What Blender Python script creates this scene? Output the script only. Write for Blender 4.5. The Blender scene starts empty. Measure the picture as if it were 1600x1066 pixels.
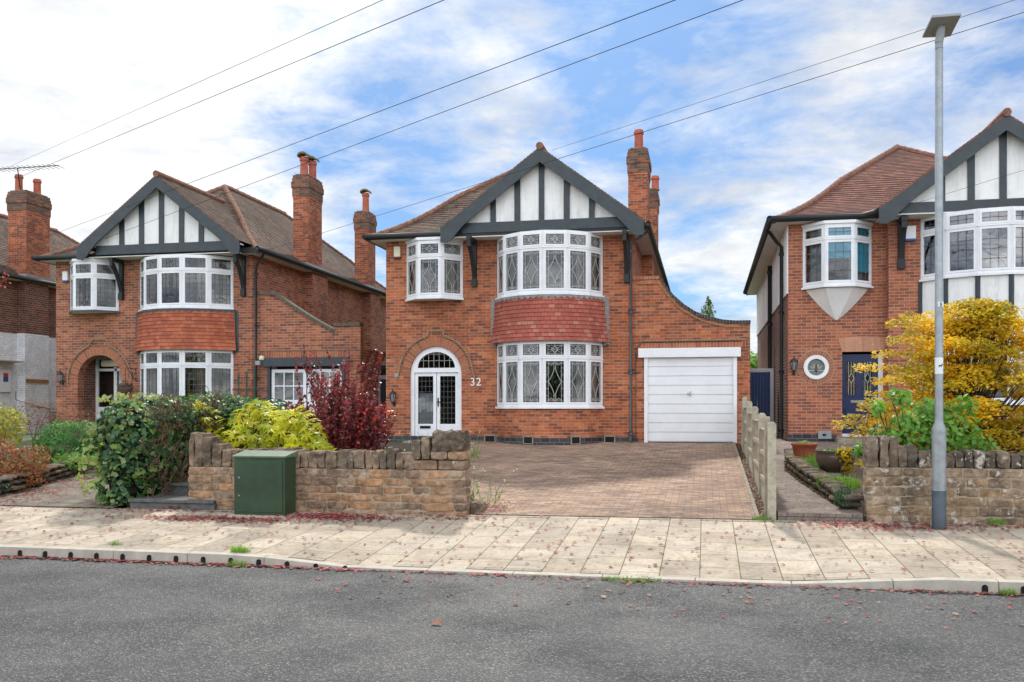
import bpy, math, random
from mathutils import Vector, Matrix, noise
from mathutils.geometry import tessellate_polygon
random.seed(7)
R=random.uniform; PI=math.pi
S=bpy.context.scene; COL=S.collection
# ---------------------------------------------------------------- helpers
class MB:
    def __init__(s): s.v=[]; s.f=[]; s.uv=[]; s.mi=[]
    def face(s,pts,uv=None,mi=0):
        i=len(s.v); s.v+= [tuple(p) for p in pts]; s.f.append(tuple(range(i,i+len(pts)))); s.uv.append(uv); s.mi.append(mi)
    def hexa(s,p,mi=0):   # p: 8 pts, bottom 4 (ccw), top 4
        i=len(s.v); s.v+=[tuple(q) for q in p]
        for f in ((3,2,1,0),(4,5,6,7),(0,1,5,4),(1,2,6,5),(2,3,7,6),(3,0,4,7)):
            s.f.append(tuple(i+k for k in f)); s.uv.append(None); s.mi.append(mi)
    def box(s,x0,x1,y0,y1,z0,z1,mi=0):
        if x0>x1:x0,x1=x1,x0
        if y0>y1:y0,y1=y1,y0
        if z0>z1:z0,z1=z1,z0
        s.hexa([(x0,y0,z0),(x1,y0,z0),(x1,y1,z0),(x0,y1,z0),(x0,y0,z1),(x1,y0,z1),(x1,y1,z1),(x0,y1,z1)],mi)
    def prism(s,loop,vec,mi=0,holes=(),cap=True):   # loop of 3D pts extruded along vec, with holes
        vec=Vector(vec); loops=[[Vector(p) for p in loop]]+[[Vector(p) for p in h] for h in holes]
        flat=[p for l in loops for p in l]
        if cap:
            if holes: tri=tessellate_polygon(loops)
            else: tri=[tuple(range(len(flat)))] if len(flat)<5 else tessellate_polygon(loops)
            for t in tri:
                s.face([flat[k] for k in t],None,mi); s.face([flat[k]+vec for k in reversed(t)],None,mi)
        for l in loops:
            n=len(l)
            for k in range(n):
                a,b=l[k],l[(k+1)%n]; s.face([a,b,b+vec,a+vec],None,mi)
    def tube(s,pts,r,n=8,mi=0,r1=None,cap=True):
        pts=[Vector(p) for p in pts]; rings=[]; m=len(pts)
        up=Vector((0,0,1))
        for k,p in enumerate(pts):
            d=(pts[min(k+1,m-1)]-pts[max(k-1,0)]).normalized()
            a=d.cross(up) 
            if a.length<.05: a=d.cross(Vector((0,1,0)))
            a.normalize(); b=d.cross(a)
            rr=r if r1 is None else r+(r1-r)*k/(m-1)
            rings.append([p+(a*math.cos(2*PI*j/n)+b*math.sin(2*PI*j/n))*rr for j in range(n)])
        i=len(s.v)
        for rg in rings: s.v+=[tuple(q) for q in rg]
        for k in range(m-1):
            for j in range(n):
                s.f.append((i+k*n+j,i+k*n+(j+1)%n,i+(k+1)*n+(j+1)%n,i+(k+1)*n+j)); s.uv.append(None); s.mi.append(mi)
        if cap:
            s.f.append(tuple(i+j for j in range(n))); s.uv.append(None); s.mi.append(mi)
            s.f.append(tuple(i+(m-1)*n+j for j in reversed(range(n)))); s.uv.append(None); s.mi.append(mi)
    def lathe(s,c,prof,n=20,mi=0):
        i=len(s.v)
        for (r,z) in prof:
            s.v+=[(c[0]+r*math.cos(2*PI*j/n),c[1]+r*math.sin(2*PI*j/n),c[2]+z) for j in range(n)]
        for k in range(len(prof)-1):
            for j in range(n):
                s.f.append((i+k*n+j,i+k*n+(j+1)%n,i+(k+1)*n+(j+1)%n,i+(k+1)*n+j)); s.uv.append(None); s.mi.append(mi)
        s.f.append(tuple(i+(len(prof)-1)*n+j for j in range(n))); s.uv.append(None); s.mi.append(mi)
    def build(s,name,mats,parent=None,smooth=False,bevel=0,off=None):
        me=bpy.data.meshes.new(name); me.from_pydata(s.v,[],s.f)
        if not isinstance(mats,(list,tuple)): mats=[mats]
        for m in mats: me.materials.append(m)
        me.polygons.foreach_set('material_index',s.mi)
        uvl=me.uv_layers.new(name='UVMap').data
        for p,uv in zip(me.polygons,s.uv):
            nx,ny,nz=p.normal; ax=0 if abs(nz)>.75 else (1 if abs(ny)>=abs(nx) else 2)
            for k,li in enumerate(p.loop_indices):
                if uv: uvl[li].uv=uv[k]
                else:
                    c=me.vertices[me.loops[li].vertex_index].co
                    uvl[li].uv=(c.x,c.y) if ax==0 else ((c.x,c.z) if ax==1 else (c.y,c.z))
        if smooth: me.polygons.foreach_set('use_smooth',[True]*len(me.polygons))
        me.validate(); me.update()
        o=bpy.data.objects.new(name,me); COL.objects.link(o)
        if parent:
            o.parent=parent; o.location=-parent.location if parent.type=='EMPTY' else (0,0,0)
        if bevel:
            b=o.modifiers.new('bevel','BEVEL'); b.width=bevel; b.segments=2; b.limit_method='ANGLE'
        return o
def empty(name,loc,label=None,cat=None,group=None):
    o=bpy.data.objects.new(name,None); o.location=loc; COL.objects.link(o); o.empty_display_size=.2
    tag(o,label,cat,group); return o
def tag(o,label=None,cat=None,group=None,kind=None):
    if label:o['label']=label
    if cat:o['category']=cat
    if group:o['group']=group
    if kind:o['kind']=kind
    return o
# ---------------------------------------------------------------- materials
def mat(name):
    m=bpy.data.materials.new(name); m.use_nodes=True; nt=m.node_tree
    return m,nt,nt.nodes['Principled BSDF']
def N(nt,t,**k):
    n=nt.nodes.new(t)
    for a,b in k.items(): setattr(n,a,b)
    return n
def M_(nt,op,a,b=None,c=None):
    n=nt.nodes.new('ShaderNodeMath'); n.operation=op
    for i,x in enumerate((a,b,c)):
        if x is None: continue
        if isinstance(x,(int,float)): n.inputs[i].default_value=x
        else: nt.links.new(x,n.inputs[i])
    return n.outputs[0]
def ramp(nt,fac,cols,interp='LINEAR'):
    n=nt.nodes.new('ShaderNodeValToRGB'); n.color_ramp.interpolation=interp; e=n.color_ramp.elements
    while len(e)<len(cols): e.new(.5)
    for i,(p,c) in enumerate(cols):
        e[i].position=p; e[i].color=(*c,1) if len(c)==3 else c
    nt.links.new(fac,n.inputs[0]); return n.outputs[0]
def mixc(nt,fac,a,b,mode='MIX'):
    n=nt.nodes.new('ShaderNodeMix'); n.data_type='RGBA'; n.blend_type=mode
    for i,x in ((0,fac),(6,a),(7,b)):
        if isinstance(x,(int,float)): n.inputs[i].default_value=x
        elif isinstance(x,tuple): n.inputs[i].default_value=(*x,1)
        else: nt.links.new(x,n.inputs[i])
    return n.outputs[2]
def noisef(nt,scale,detail=4,rough=.6,vec=None,dist=0):
    n=nt.nodes.new('ShaderNodeTexNoise'); n.inputs['Scale'].default_value=scale; n.inputs['Detail'].default_value=detail
    n.inputs['Roughness'].default_value=rough; n.inputs['Distortion'].default_value=dist
    if vec is None:
        tc=nt.nodes.new('ShaderNodeNewGeometry'); vec=tc.outputs['Position']
    nt.links.new(vec,n.inputs['Vector']); return n.outputs[0]
def bump(nt,b,h,strength=.5,dist=.01):
    n=nt.nodes.new('ShaderNodeBump'); n.inputs['Strength'].default_value=strength; n.inputs['Distance'].default_value=dist
    nt.links.new(h,n.inputs['Height']); nt.links.new(n.outputs[0],b.inputs['Normal'])
def plain(name,col,rough=.5,var=.12,vs=6,spec=.5,metal=0,bmp=0,bs=60):
    m,nt,b=mat(name); b.inputs['Roughness'].default_value=rough; b.inputs['Metallic'].default_value=metal
    b.inputs['Specular IOR Level'].default_value=spec
    f=noisef(nt,vs,5,.65); dark=tuple(c*(1-var*1.6) for c in col); lite=tuple(min(1,c*(1+var)) for c in col)
    nt.links.new(ramp(nt,f,[(.3,dark),(.7,lite)]),b.inputs['Base Color'])
    if bmp: bump(nt,b,noisef(nt,bs,3,.6),bmp,.005)
    return m
def brickmat(name,bw,bh,mo,cols,mortar,off=.5,swap=False,rough=.85,wear=.25,bs=.6,bd=.006,moss=None,stain=None,spec=.3,warp=0,msoft=.0025,wscale=.7):
    m,nt,b=mat(name); b.inputs['Roughness'].default_value=rough; b.inputs['Specular IOR Level'].default_value=spec
    uv=N(nt,'ShaderNodeUVMap'); sp=N(nt,'ShaderNodeSeparateXYZ'); nt.links.new(uv.outputs[0],sp.inputs[0])
    U,V=(sp.outputs[1],sp.outputs[0]) if swap else (sp.outputs[0],sp.outputs[1])
    if warp:
        w=M_(nt,'MULTIPLY',M_(nt,'SUBTRACT',noisef(nt,6,2),.5),warp); V=M_(nt,'ADD',V,w); U=M_(nt,'ADD',U,w)
    v=M_(nt,'DIVIDE',V,bh); row=M_(nt,'FLOOR',v); fv=M_(nt,'FRACT',v)
    if off=='r':
        wn0=N(nt,'ShaderNodeTexWhiteNoise',noise_dimensions='1D'); nt.links.new(row,wn0.inputs['W']); sh=wn0.outputs[0]
    else: sh=M_(nt,'MULTIPLY',M_(nt,'FLOORED_MODULO',row,2.0),off)
    u=M_(nt,'ADD',M_(nt,'DIVIDE',U,bw),sh); cl=M_(nt,'FLOOR',u); fu=M_(nt,'FRACT',u)
    du=M_(nt,'MULTIPLY',M_(nt,'MINIMUM',fu,M_(nt,'SUBTRACT',1.0,fu)),bw)
    dv=M_(nt,'MULTIPLY',M_(nt,'MINIMUM',fv,M_(nt,'SUBTRACT',1.0,fv)),bh)
    d=M_(nt,'MINIMUM',du,dv); mr=N(nt,'ShaderNodeMapRange'); nt.links.new(d,mr.inputs[0])
    mr.inputs[1].default_value=mo/2-msoft; mr.inputs[2].default_value=mo/2+msoft; fac=mr.outputs[0]
    cb=N(nt,'ShaderNodeCombineXYZ'); nt.links.new(cl,cb.inputs[0]); nt.links.new(row,cb.inputs[1])
    wn=N(nt,'ShaderNodeTexWhiteNoise',noise_dimensions='2D'); nt.links.new(cb.outputs[0],wn.inputs['Vector'])
    n=len(cols); bc=ramp(nt,wn.outputs[0],[(i/n,c) for i,c in enumerate(cols)],'CONSTANT')
    fine=noisef(nt,26,5,.75); bc=mixc(nt,.5,bc,ramp(nt,fine,[(.3,(.45,.45,.45)),(.7,(1.4,1.4,1.4))]),'MULTIPLY')
    c=mixc(nt,fac,mortar,bc)
    big=noisef(nt,wscale,5,.65,dist=.6); c=mixc(nt,1.0,c,ramp(nt,big,[(.3,(1-wear,)*3),(.55,(1,1,1)),(.75,(1+wear*.4,)*3)]),'MULTIPLY')
    st=noisef(nt,2.6,6,.7,dist=1.2); c=mixc(nt,1.0,c,ramp(nt,st,[(.32,(1-wear*.9,1-wear*1.0,1-wear*1.0)),(.5,(1,1,1)),(.68,(1+wear*.5,1+wear*.55,1+wear*.6))]),'MULTIPLY')
    if moss:
        ms=noisef(nt,moss[1],6,.7); k=ramp(nt,ms,[(moss[2],(0,0,0)),(moss[2]+.12,(1,1,1))]); c=mixc(nt,M_(nt,'MULTIPLY',k,moss[3]),c,moss[0])
    nt.links.new(c,b.inputs['Base Color'])
    bump(nt,b,M_(nt,'ADD',M_(nt,'MULTIPLY',fac,1.0),M_(nt,'MULTIPLY',fine,.5)),bs,bd)
    return m
BRK=[(.42,.115,.045),(.50,.15,.06),(.36,.095,.04),(.26,.078,.04),(.45,.14,.065),(.31,.09,.045),(.53,.18,.075),(.21,.07,.042),(.40,.12,.055),(.46,.12,.045),(.34,.11,.06)]
mBrick=brickmat('brick_orange',.225,.075,.012,BRK,(.40,.27,.18),wear=.27)
BRL=[(.36,.115,.055),(.42,.14,.065),(.30,.10,.05),(.24,.085,.05),(.38,.13,.07),(.27,.095,.055),(.44,.15,.07),(.19,.075,.05)]
mBrickL=brickmat('brick_brown',.225,.075,.011,BRL,(.40,.31,.24),wear=.25)
mBrickR=brickmat('brick_red',.225,.075,.013,[(.40,.12,.055),(.46,.15,.07),(.34,.10,.05),(.26,.085,.05),(.42,.13,.065),(.30,.095,.05)],(.42,.30,.23),wear=.15)
mBrickSide=brickmat('brick_shaded_light_joint',.225,.075,.014,[(.16,.065,.04),(.2,.075,.045),(.13,.055,.04),(.24,.09,.05),(.17,.07,.045)],(.55,.42,.34),wear=.2)  # right house side wall; its shade is put into the dark brick colours
mBrickPlum=brickmat('brick_plum',.225,.075,.012,[(.14,.055,.04),(.19,.07,.045),(.11,.05,.04),(.24,.085,.05)],(.38,.28,.22),wear=.25)
mChim=brickmat('brick_chimney',.225,.075,.011,BRK[:6]+BRK[7:8]*1,(.36,.26,.19),wear=.3,moss=((.07,.06,.045),2.2,.60,.7))
mSoot=brickmat('brick_sooted',.225,.075,.011,[(.17,.09,.06),(.11,.075,.055),(.22,.10,.06),(.30,.11,.06),(.14,.085,.06)],(.2,.17,.13),wear=.3,moss=((.10,.10,.05),4,.58,.5))
mBlue=brickmat('brick_blue_engineering',.225,.11,.01,[(.035,.037,.045),(.05,.052,.06),(.028,.03,.037),(.06,.055,.06)],(.2,.19,.17),wear=.1,rough=.5)
mCope=brickmat('coping_brick',.075,.5,.012,[(.05,.045,.045),(.07,.055,.05),(.04,.038,.04)],(.2,.18,.15),wear=.2,moss=((.12,.12,.06),3,.55,.5))
mCopeOld=plain('coping_weathered',(.13,.105,.075),.95,.45,14,bmp=.8,bs=30)
mSold=brickmat('soldier_brick',.075,.6,.011,[(.40,.13,.06),(.46,.16,.07),(.33,.10,.055),(.38,.14,.075)],(.40,.30,.22),wear=.15)
mRope=plain('rope_moulding',(.36,.23,.15),.9,.3,40,bmp=.6,bs=60)
mRoof=brickmat('roof_tile_brown',.165,.1,.004,[(.165,.105,.08),(.13,.085,.065),(.20,.12,.085),(.11,.075,.06),(.22,.13,.09),(.15,.10,.08)],(.04,.028,.022),wear=.35,moss=((.15,.14,.09),1.6,.52,.6),bs=.8,rough=.9)
mRoofR=brickmat('roof_tile_red',.165,.1,.004,[(.25,.105,.075),(.2,.085,.06),(.29,.125,.085),(.17,.075,.055),(.22,.095,.07)],(.05,.03,.025),wear=.2,moss=((.13,.12,.08),2,.66,.3),bs=.8,rough=.9)
mHung=brickmat('hung_tile_red',.165,.1,.008,[(.38,.10,.07),(.43,.12,.08),(.34,.085,.06),(.40,.105,.07),(.44,.17,.115),(.36,.09,.065),(.39,.10,.07)],(.09,.03,.025),wear=.15,bs=.6,rough=.7)
mHungL=brickmat('hung_tile_orange',.165,.1,.005,[(.42,.12,.06),(.47,.14,.07),(.38,.10,.05),(.44,.13,.06),(.33,.09,.05)],(.12,.04,.025),wear=.15,bs=.6,rough=.75)
mRidge=plain('ridge_tile',(.23,.11,.07),.9,.35,8,bmp=.5)
mLead=plain('lead_flashing',(.27,.265,.26),.6,.25,14,bmp=.4)
mLeadD=plain('lead_dark',(.06,.075,.08),.6,.2,14,bmp=.3)
mWhite=plain('white_frame',(.79,.80,.81),.38,.06,2.2,bmp=.1,bs=50)
def rendermat():
    m,nt,b=mat('white_render'); b.inputs['Roughness'].default_value=.9; g=N(nt,'ShaderNodeNewGeometry'); mp=N(nt,'ShaderNodeMapping'); nt.links.new(g.outputs['Position'],mp.inputs[0]); mp.inputs['Scale'].default_value=(5,5,.7)
    a=ramp(nt,noisef(nt,1.3,6,.7,vec=mp.outputs[0]),[(.3,(.70,.69,.65)),(.5,(.86,.86,.84)),(.8,(.88,.88,.87))]); a=mixc(nt,1.,a,ramp(nt,noisef(nt,3,5,.7),[(.3,(.9,.9,.89)),(.6,(1,1,1))]),'MULTIPLY')
    nt.links.new(a,b.inputs['Base Color']); bump(nt,b,noisef(nt,28,5,.7),.7,.008); return m
mRender=rendermat(); mOldRender=plain('plain_render',(.86,.86,.84),.9,.06,2.5,bmp=.6,bs=25)
mSoffit=plain('soffit_white',(.74,.72,.68),.7,.06,2)
mBlack=plain('black_timber',(.032,.045,.052),.48,.2,5,bmp=.25,bs=40)
mGutter=plain('black_gutter',(.014,.017,.018),.6,.1,5)
mPipe=plain('grey_pipe',(.07,.075,.085),.4,.1,5)
mPaintW=brickmat('painted_brick_white',.225,.075,.008,[(.84,.85,.87),(.88,.88,.89),(.80,.81,.83)],(.5,.5,.5),wear=.18,bs=.8)
mPot=plain('terracotta_pot',(.42,.11,.06),.8,.2,6)
mMossy=plain('mossy_terracotta',(.22,.17,.11),.95,.4,10,bmp=.6)
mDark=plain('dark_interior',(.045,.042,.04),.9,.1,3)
mRoom=plain('room_wall',(.22,.19,.15),.9,.1,3)
mCurtain=plain('curtain_cream',(.60,.54,.45),.9,.08,8)
mCurtG=plain('curtain_gold',(.30,.20,.06),.9,.2,8)
mNet=plain('net_curtain',(.55,.57,.58),.9,.06,6)
mBlind=plain('blind_turquoise',(.05,.72,.95),.7,.04,3)
mBlueDoor=plain('blue_door_paint',(.004,.018,.09),.3,.08,4)
mBlueGate=plain('blue_gate_paint',(.010,.055,.22),.45,.15,6)
mNavy=plain('number_white',(.85,.85,.85),.4,.02,3)
mCream=plain('cream_plastic',(.72,.66,.48),.5,.04,3)
mMaroon=plain('maroon_plastic',(.10,.02,.025),.5,.04,3)
mBluePl=plain('blue_plastic',(.02,.08,.32),.5,.04,3)
mRedPl=plain('red_sticker',(.55,.04,.02),.5,.04,3)
mGrey=plain('grey_metal',(.30,.31,.32),.4,.08,4)
mSlot=plain('drain_dark',(.006,.006,.006),.9,.1,4)
mChrome=plain('chrome',(.5,.5,.5),.2,.05,4,metal=.9)
mWoodOld=plain('weathered_fence_wood',(.40,.34,.25),.9,.2,7,bmp=.5,bs=30)
mWoodBr=plain('varnished_oak',(.30,.13,.035),.5,.2,4)
mConc=plain('concrete_post',(.42,.385,.29),.9,.2,12,bmp=.4,bs=80)
mGravelB=plain('gravel_board',(.45,.40,.28),.9,.15,20,bmp=.9,bs=30)
mGreen=plain('green_cabinet_paint',(.028,.062,.028),.42,.22,3,bmp=.12,bs=90)
mGreenTop=plain('green_cabinet_top_lit',(.12,.17,.11),.5,.15,8)  # same green, lightened to carry the light falling on the lid
mTrellis=plain('dark_green_trellis',(.012,.06,.045),.6,.15,8)
def glassmat(name,tint,refl):
    m,nt,b=mat(name); nt.nodes.remove(b); out=nt.nodes['Material Output']
    tr=N(nt,'ShaderNodeBsdfTransparent'); tr.inputs[0].default_value=(*tint,1)
    gl=N(nt,'ShaderNodeBsdfGlossy'); gl.inputs['Roughness'].default_value=.015
    f=noisef(nt,1.8,2,.5); bp=N(nt,'ShaderNodeBump'); bp.inputs['Strength'].default_value=.12; bp.inputs['Distance'].default_value=.02
    nt.links.new(f,bp.inputs['Height']); nt.links.new(bp.outputs[0],gl.inputs['Normal'])
    lw=N(nt,'ShaderNodeFresnel'); lw.inputs[0].default_value=1.5
    fac=M_(nt,'ADD',M_(nt,'MULTIPLY',lw.outputs[0],1.0),refl); mx=N(nt,'ShaderNodeMixShader')
    nt.links.new(fac,mx.inputs[0]); nt.links.new(tr.outputs[0],mx.inputs[1]); nt.links.new(gl.outputs[0],mx.inputs[2]); nt.links.new(mx.outputs[0],out.inputs[0])
    return m
mGlass=glassmat('window_glass',(.62,.65,.66),.05)
mGlassR=glassmat('window_glass_sky_tint',(.30,.38,.52),.14)  # blue tint puts the mirrored sky into the glass colour
mCame=plain('lead_came',(.52,.52,.50),.5,.1,4)
mCameD=plain('lead_came_dark',(.13,.13,.135),.5,.1,4)
def stonemat(name,cols,lich,lt=.62,dark=None):
    m,nt,b=mat(name); b.inputs['Roughness'].default_value=.95; b.inputs['Specular IOR Level'].default_value=.15
    g=N(nt,'ShaderNodeNewGeometry'); c=ramp(nt,g.outputs['Random Per Island'],[(i/len(cols),x) for i,x in enumerate(cols)],'CONSTANT')
    c=mixc(nt,1.,c,ramp(nt,noisef(nt,7,6,.7),[(.3,(.4,.4,.4)),(.7,(1.5,1.5,1.5))]),'MULTIPLY')
    if dark: c=mixc(nt,M_(nt,'MULTIPLY',ramp(nt,noisef(nt,2.2,6,.7),[(dark[1],(0,0,0)),(dark[1]+.12,(1,1,1))]),dark[2]),c,dark[0])
    c=mixc(nt,ramp(nt,noisef(nt,5.5,8,.75),[(lt,(0,0,0)),(lt+.05,(1,1,1))]),c,lich)
    nt.links.new(c,b.inputs['Base Color']); bump(nt,b,noisef(nt,18,8,.8),1.0,.035); return m
mStone=stonemat('sandstone',[(.40,.255,.16),(.46,.285,.175),(.34,.225,.155),(.42,.295,.205),(.50,.29,.16),(.31,.215,.155)],(.55,.48,.40),.62,dark=((.10,.075,.055),.56,.6))
mStoneC=stonemat('sandstone_coping_dark',[(.24,.18,.125),(.29,.215,.15),(.20,.155,.115),(.34,.25,.175)],(.45,.41,.34),.60,dark=((.05,.042,.035),.52,.7))
mStoneR=stonemat('sandstone_lichened',[(.38,.28,.19),(.42,.31,.21),(.33,.245,.17),(.40,.28,.17)],(.66,.60,.52),.57,dark=((.09,.07,.055),.52,.75))
mStoneRC=stonemat('coping_lichened',[(.20,.155,.115),(.25,.195,.145),(.16,.13,.10)],(.62,.57,.5),.57,dark=((.07,.055,.045),.5,.7))
mRock=stonemat('dry_stone',[(.22,.17,.12),(.28,.20,.13),(.17,.14,.11),(.2,.17,.13)],(.20,.22,.10),.6)
mMortar=plain('lime_mortar',(.42,.34,.24),.95,.15,12,bmp=.5)
def leafmat(name,cols,trans=.35,rough=.45,spec=.4):
    m,nt,b=mat(name); b.inputs['Roughness'].default_value=rough; b.inputs['Specular IOR Level'].default_value=spec
    g=N(nt,'ShaderNodeNewGeometry'); n=len(cols)
    c=ramp(nt,g.outputs['Random Per Island'],[(i/max(1,n-1),x) for i,x in enumerate(cols)])
    c=mixc(nt,1.,c,ramp(nt,noisef(nt,1.6,3,.6),[(.35,(.62,.66,.62)),(.65,(1.3,1.28,1.2))]),'MULTIPLY')
    nt.links.new(c,b.inputs['Base Color']); out=nt.nodes['Material Output']
    tl=N(nt,'ShaderNodeBsdfTranslucent'); nt.links.new(mixc(nt,1.,c,(1.35,1.3,1.0),'MULTIPLY'),tl.inputs[0]); mx=N(nt,'ShaderNodeMixShader'); mx.inputs[0].default_value=trans
    nt.links.new(b.outputs[0],mx.inputs[1]); nt.links.new(tl.outputs[0],mx.inputs[2]); nt.links.new(mx.outputs[0],out.inputs[0]); return m
lIvy=leafmat('ivy_leaf',[(.025,.085,.035),(.04,.13,.045),(.022,.07,.04),(.08,.19,.05),(.035,.11,.045),(.26,.36,.08),(.05,.14,.055)],.25,.42,.5)
lIvyV=leafmat('ivy_pale',[(.35,.38,.15),(.25,.35,.08),(.45,.45,.25)],.3)
lFats=leafmat('fatsia_leaf',[(.62,.60,.02),(.48,.55,.03),(.70,.62,.03),(.36,.46,.03),(.72,.60,.03)],.5,.4,.4)
lBerb=leafmat('berberis_leaf',[(.15,.03,.045),(.24,.035,.04),(.12,.028,.04),(.36,.04,.035),(.20,.07,.085),(.15,.045,.065),(.70,.06,.04)],.35,.35,.6)
lMap=leafmat('maple_leaf',[(.68,.44,.02),(.74,.58,.03),(.52,.48,.03),(.70,.44,.02),(.40,.42,.03),(.66,.28,.02),(.72,.56,.04),(.52,.46,.03)],.5)
lGrn=leafmat('bright_green_leaf',[(.16,.36,.06),(.24,.46,.07),(.13,.30,.07),(.34,.52,.12)],.45)
lDk=leafmat('dark_green_leaf',[(.02,.06,.03),(.03,.09,.04),(.05,.11,.05)],.2)
lJun=leafmat('conifer_green',[(.05,.18,.03),(.07,.24,.04),(.06,.20,.035),(.12,.30,.06)],.25)
lOrg=leafmat('orange_leaf',[(.42,.12,.05),(.36,.16,.05),(.30,.08,.05),(.25,.20,.07),(.40,.10,.06)],.35)
lYel=leafmat('yellow_green_leaf',[(.40,.38,.05),(.28,.32,.05),(.45,.36,.05)],.35)
lCon=leafmat('cypress_green',[(.10,.17,.03),(.18,.24,.04),(.06,.12,.03)],.25)
lRed=leafmat('fallen_red_leaf',[(.26,.03,.045),(.36,.04,.05),(.18,.035,.05),(.42,.09,.07),(.24,.05,.065),(.34,.05,.07)],.1,.7)
lBrn=leafmat('fallen_brown_leaf',[(.26,.09,.05),(.32,.13,.08),(.2,.07,.05),(.42,.25,.15)],.1,.7)
lGras=leafmat('grass_blade',[(.10,.25,.03),(.16,.33,.04),(.22,.30,.07)],.3)
mFlow=plain('white_petal',(.8,.78,.68),.7,.05,5)
mPink=plain('pink_petal',(.6,.06,.16),.7,.1,5)
mBark=plain('bark',(.10,.075,.055),.95,.3,20,bmp=.6)
mTwig=plain('twig',(.12,.075,.05),.95,.25,20)
# ground
def asphalt():
    m,nt,b=mat('asphalt'); b.inputs['Specular IOR Level'].default_value=.5
    f=noisef(nt,70,3,.75); vo=N(nt,'ShaderNodeTexVoronoi'); vo.inputs['Scale'].default_value=88; g=N(nt,'ShaderNodeNewGeometry'); nt.links.new(g.outputs['Position'],vo.inputs['Vector'])
    sp=N(nt,'ShaderNodeSeparateColor'); nt.links.new(vo.outputs['Color'],sp.inputs[0])
    c=ramp(nt,sp.outputs[0],[(0,(.022,.024,.027)),(.5,(.050,.053,.057)),(.8,(.088,.090,.090)),(1,(.25,.24,.21))])
    c=mixc(nt,1.,c,ramp(nt,f,[(.3,(.6,.6,.6)),(.7,(1.35,1.35,1.35))]),'MULTIPLY')
    c=mixc(nt,1.,c,ramp(nt,noisef(nt,.5,6,.65,dist=1.0),[(.35,(.70,.71,.74)),(.5,(1,1,1)),(.68,(1.3,1.28,1.22))]),'MULTIPLY')
    wv=noisef(nt,.9,7,.7,dist=2.0); c=mixc(nt,ramp(nt,M_(nt,'ABSOLUTE',M_(nt,'SUBTRACT',wv,.5)),[(0,(.75,.75,.75)),(.004,(.0,.0,.0))]),c,(.02,.02,.021))
    c=mixc(nt,ramp(nt,noisef(nt,1.7,3,.5),[(.70,(0,0,0)),(.76,(.6,.6,.6))]),c,(.028,.028,.03))
    nt.links.new(c,b.inputs['Base Color'])
    nt.links.new(ramp(nt,noisef(nt,.8,4,.6),[(.4,(.55,.55,.55)),(.6,(.8,.8,.8))]),b.inputs['Roughness'])
    bump(nt,b,M_(nt,'ADD',vo.outputs['Distance'],f),.8,.012); return m
mAsph=asphalt()
PAVE=[(.46,.385,.29),(.49,.415,.32),(.42,.345,.26),(.47,.40,.315),(.51,.43,.325),(.39,.325,.25)]
mPave=brickmat('paving_slab',.6,.4,.011,PAVE,(.13,.12,.06),swap=True,off='r',wear=.25,bs=.35,bd=.004,wscale=1.1,moss=((.26,.24,.14),2.0,.63,.35))
mPaveS=brickmat('small_block_infill',.2,.1,.012,PAVE,(.11,.12,.05),swap=True,off=0,wear=.3,bs=.35,bd=.004)
mPaveL=brickmat('paving_left_path',.6,.4,.014,[(.22,.19,.145),(.26,.22,.17),(.2,.17,.14)],(.06,.055,.04),off=.5,wear=.4,bs=.4,bd=.005,wscale=.9)
mBlock=brickmat('block_paving',.2,.1,.007,[(.355,.235,.165),(.40,.27,.185),(.32,.21,.15),(.29,.20,.15),(.43,.295,.20),(.355,.23,.16),(.275,.19,.14)],(.085,.065,.045),wear=.4,bs=.5,bd=.004,wscale=.45,moss=((.20,.17,.09),1.3,.62,.4),msoft=.002)
mBlockG=brickmat('block_paving_grey',.2,.1,.009,[(.25,.20,.17),(.29,.23,.19),(.22,.18,.155),(.27,.21,.175)],(.06,.06,.045),off='r',wear=.3,bs=.5,bd=.004,moss=((.08,.08,.06),3,.6,.5))
mEdge=plain('edging_concrete',(.30,.27,.2),.9,.25,9,bmp=.4)
mKerb=plain('kerb_concrete',(.46,.42,.35),.85,.14,6,bmp=.35,bs=70)
mSoil=plain('soil',(.09,.065,.045),1,.4,9,bmp=1,bs=25)
mGround=plain('grass_ground',(.09,.11,.04),1,.35,3,bmp=1,bs=20)
# ---------------------------------------------------------------- setting
def gz(y):     # height of gardens and drives above the road
    return .25+(min(y,23.4)-12.4)*.0556 if y>12.4 else .25
o=MB()
ys=[(-700,-.35),(-30,-.3),(9.42,-.30),(12.2,-.1),(12.6,.2),(23.4,.81),(60,.81),(700,.6)]
for (a,za),(b_,zb) in zip(ys,ys[1:]): o.face([(-700,a,za),(700,a,za),(700,b_,zb),(-700,b_,zb)])
tag(o.build('ground',mGround),kind='structure')
o=MB(); o.face([(-150,-1.5,-.02),(150,-1.5,-.02),(150,4,.045),(-150,4,.045)]); o.face([(-150,4,.045),(150,4,.045),(150,9.40,0),(-150,9.40,0)])
tag(o.build('road',mAsph),kind='structure')
def kh(x):    # kerb upstand
    def ss(a,b,t): t=max(0,min(1,(t-a)/(b-a))); return t
    return .115-.09*ss(-4.9,-3.7,x)+.09*ss(.9,2.05,x)
def yb(x): return 12.5+.05*max(-9,min(5,x))      # back of pavement
def yk(x): return 9.27+.0*x
xs=[-90,-40,-20,-12]+[-11+.5*i for i in range(0,34)]+[7,10,20,40,90]
o=MB()
for a,b_ in zip(xs,xs[1:]):
    for k in range(4):
        t0,t1=k/4,(k+1)/4
        def pt(x,t): return (x,yk(x)+.125+(yb(x)-yk(x)-.125)*t,kh(x)+(.25-kh(x))*t)
        q=[pt(a,t0),pt(b_,t0),pt(b_,t1),pt(a,t1)]; o.face(q,[(p[0]+.06,p[1]) for p in q])
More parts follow.
